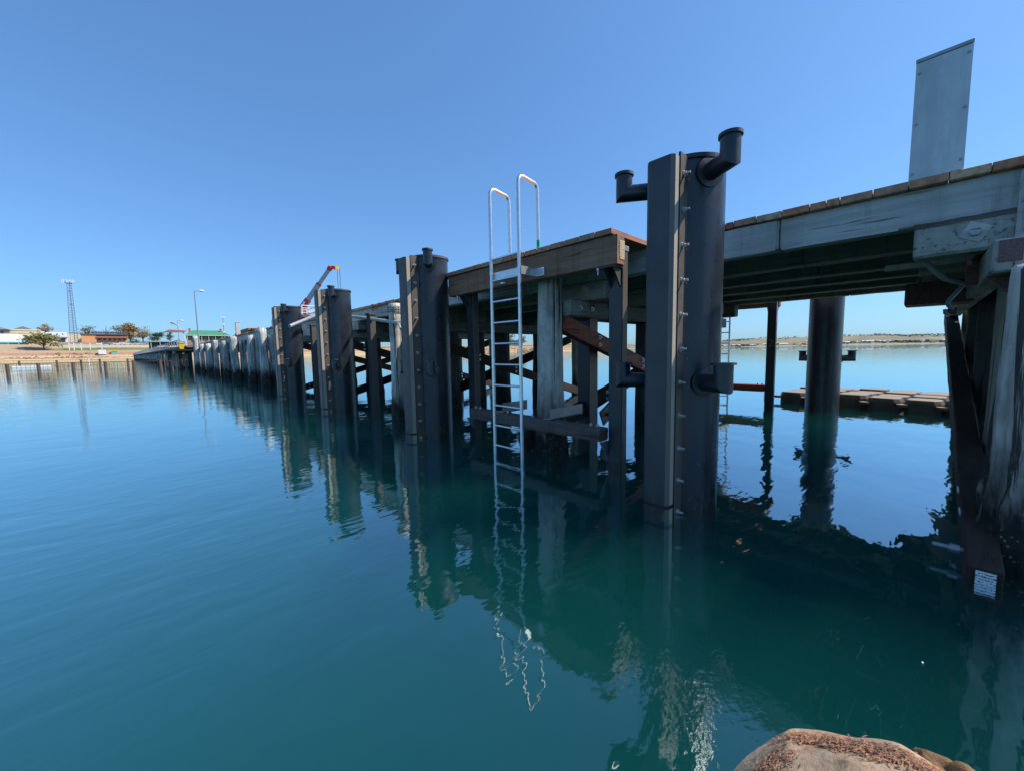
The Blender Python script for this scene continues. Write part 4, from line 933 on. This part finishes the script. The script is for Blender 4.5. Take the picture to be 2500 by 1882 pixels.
# lattice tower
t=thing('phone_tower','tall leaning blue grey lattice phone tower with antennas','tower',(-39.8,427,13.5))
bs=[V(-41.9,426,13),V(-38.0,426,13),V(-39.9,429.4,13)]; tp_=[V(-40.3,426.3,55.8),V(-38.2,426.3,55.8),V(-39.2,427.8,55.8)]
m=MB()
for a,b in zip(bs,tp_): m.tube([a,b],[.2,.13],6)
m.build('leg',M['purple'],t)
m=MB()
for k in range(24):
    f0,f1=k/24,(k+1)/24
    for i in range(3):
        j=(i+1)%3; a,b=bs[i].lerp(tp_[i],f0),bs[j].lerp(tp_[j],f1); c=bs[j].lerp(tp_[j],f0); m.tube([a,b],.055,4); m.tube([a,c],.045,4)
m.build('bracing',M['purple'],t)
m=MB(); m.tube([(-43,427,56.2),(-36.5,427,56.2)],.15,6); m.box(-41,-37.6,425.8,428.4,55.6,55.9); m.build('platform',M['purple'],t)
for k in range(9): m=MB(); x=-42.6+.73*k; m.box(x-.16,x+.16,426.3+(k%3)*.4,426.6+(k%3)*.4,55.6,58.0+.5*(k%2),.04); m.build('antenna',M['white'],t)
for z in(50,40.5): m=MB(); m.lathe([(.6,-.15),(.6,.15)],(-39.3,425.8,z),14,'y'); m.build('dish',M['slate'],t,True)
# kiosk, block, fence, cars
m=MB(); m.box(-24,-20.7,347.5,350.5,3.6,6.4,.08); tag(m.build('storage_block',M['white'],None,loc=(-22,348,4)),'plain white storage block on the beach left of the teal kiosk','block')
t=thing('kiosk','small teal kiosk box with yellow top on the sand','kiosk',(-17,348,3.3))
m=MB(); m.box(-18.4,-15.6,347.6,350,3.2,5.6,.05); m.build('body',M['teal'],t); m=MB(); m.box(-18.6,-15.4,347.4,350.2,5.6,6.1,.05); m.build('top',M['yellow'],t)
t=thing('rail_fence','white post and rail fence along the lawn','fence',(-30,369,6.5))
for x in(-37.5,-35.5,-32.4,-28.5,-23.3): m=MB(); m.box(x-.2,x+.2,368.8,369.2,6,11.3); m.build('post',M['white'],t)
m=MB(); m.box(-37.5,-20,368.95,369.05,10.2,10.5); m.build('rail',M['white'],t)
def car(label,x,y,z,col,rz=0):
    t=thing('parked_car',label,'car',(x,y,z),'cars parked on the foreshore'); 
    m=MB(); m.prism([(-2.1,.35),(2.1,.35),(2.15,.7),(1.9,.88),(1.1,.95),(.6,1.42),(-1.1,1.45),(-1.8,.98),(-2.15,.9)],y-.85,y+.85,'y')
    bmesh.ops.translate(m.bm,verts=m.bm.verts,vec=(x,0,z)); m.build('body',plain('car paint '+label[:12],col,.3,0,.05),t)
    m=MB(); m.prism([(.95,.98),(.56,1.36),(-1.05,1.38),(-1.6,1.0)],y-.87,y+.87,'y'); bmesh.ops.translate(m.bm,verts=m.bm.verts,vec=(x,0,z)); m.build('window',M['glass'],t)
    for dx in(-1.35,1.35):
        for dy in(-.88,.7): m=MB(); m.lathe([(.33,0),(.33,.18)],(x+dx,y+dy,z+.33),12,'y'); m.build('wheel',M['tar'],t)
car('white hatchback parked above the lawn, first from the left',-24.8,391,10.6,(.8,.8,.8))
car('dark car parked in front of the white hatchback',-22.0,387,10.3,(.03,.05,.05))
car('white utility parked in the middle of the car row',-16.5,388,10.4,(.78,.78,.76))
car('cream white sedan parked right of the utility',-11.6,388,10.4,(.8,.78,.72))
car('silver wagon parked at the right end of the car row',-6.4,389,10.5,(.55,.57,.6))
car('grey car parked behind the right end of the row',-3.0,397,11,(.4,.42,.45))
car('white van parked close to the orange brick building',-14,404,11.5,(.8,.8,.8))
# ------------------------------------------------------------------ foreground boulder with wood shavings
random.seed(33)
m=MB(); bmesh.ops.create_icosphere(m.bm,subdivisions=6,radius=1)
RC=V(-2.50,-1.735,.035)
FAC=[(V(*a).normalized(),b) for a,b in(((-.5,.6,.75),.33),((-.2,-.1,1),.315),((.3,.5,.8),.32),((-.9,.1,.5),.31),((-.6,-.7,.6),.36),((.1,.9,.4),.40),((.5,-.3,.9),.30))]
for v in m.bm.verts:
    d=v.co.normalized(); k=1+.07*noise.noise(d*1.3+V(4,1,2))+.05*noise.noise(d*2.6)+.016*noise.noise(d*7)+.006*noise.noise(d*30)
    q=V(d.x*.37,d.y*.56,d.z*.35)*k
    for pn,pd in FAC:
        e=q.dot(pn)-pd
        if e>0: q=q-pn*e*.6
    v.co=RC+q
tb=NT('foreground boulder'); cA=tb.coord((1,1,1)); f1=tb.noise(cA,4,8,.7,.6); f2=tb.noise(cA,26,6,.7); f3=tb.noise(cA,11,5,.6)
c=tb.ramp(f1,[(.3,(.10,.07,.05)),(.5,(.46,.30,.19)),(.66,(.68,.46,.29))]); c=tb.mix(tb.ramp(f3,[(.52,(0,0,0)),(.62,(.8,.8,.8))]),c,(.38,.30,.20)); c=tb.mix(tb.ramp(f2,[(.6,(0,0,0)),(.7,(.6,.6,.6))]),c,(.04,.035,.035))
bo=tb.bump(f2,.5,.012); bo=tb.bump(f3,.7,.02,bo)
rock=m.build('boulder',tb.fin(c,.88,bo),None,True,loc=RC,ang=0); tag(rock,'rounded grey boulder littered with orange wood shavings, bottom right','rock')
from mathutils.bvhtree import BVHTree
bpy.context.view_layer.update()
bv=BVHTree.FromPolygons([RC+v.co for v in rock.data.vertices],[p.vertices[:] for p in rock.data.polygons])
m=MB()
for k in range(2400):
    f=random.random(); 
    cx,cy=(-2.37-.03*f,-1.40-.42*f) if random.random()<.85 else (-2.62+.12*f,-1.33-.06*f)
    x=random.gauss(cx,.020+.016*f); y=random.gauss(cy,.03)
    h=bv.ray_cast(V(x,y,3),V(0,0,-1))
    if h[0] is None or h[0].z<.12: continue
    p=h[0]+h[1]*random.uniform(.001,.008); a=random.uniform(0,6.283); L_=random.uniform(.003,.013); wd=random.uniform(.0009,.0022)
    d=(V(math.cos(a),math.sin(a),random.uniform(-.3,.3))-h[1]*h[1].dot(V(math.cos(a),math.sin(a),0))*.8).normalized(); sdv=d.cross(h[1]).normalized()
    m._new([p-d*L_-sdv*wd,p-d*L_+sdv*wd,p+d*L_+sdv*wd+h[1]*.002,p+d*L_-sdv*wd+h[1]*.002,p+h[1]*.003],[(0,1,4),(1,2,4),(2,3,4),(3,0,4),(0,3,2,1)])
tag(m.build('wood_chips',island('orange wood shavings',[(.50,.20,.09),(.62,.30,.15),(.42,.17,.08),(.66,.38,.22)],.8)),'orange wood shavings scattered over the boulder','wood chips',kind='stuff')
m=MB(); bmesh.ops.create_icosphere(m.bm,subdivisions=5,radius=1); CC=V(-2.24,-1.80,.17)
for v in m.bm.verts:
    d=v.co.normalized(); k=1+.25*noise.noise(d*2.2)+.10*math.sin(d.y*16+3*noise.noise(d*3)); v.co=CC+V(d.x*.10,d.y*.18,d.z*.11)*k
tag(m.build('sacking',plain('brown sacking',(.22,.13,.06),.95,0,.4,20,.6),None,True,loc=CC,ang=0),'crumpled brown sacking lying behind the boulder','sacking')
m=MB(); bmesh.ops.create_icosphere(m.bm,subdivisions=2,radius=1)
for v in m.bm.verts: v.co=V(-1.263,-1.706,.004)+V(v.co.x*.007,v.co.y*.004,v.co.z*.003)
tag(m.build('foam_fleck',M['white'],None,True,loc=(-1.263,-1.706,.004)),'tiny white fleck floating on the dark water left of the tagged brace','fleck')
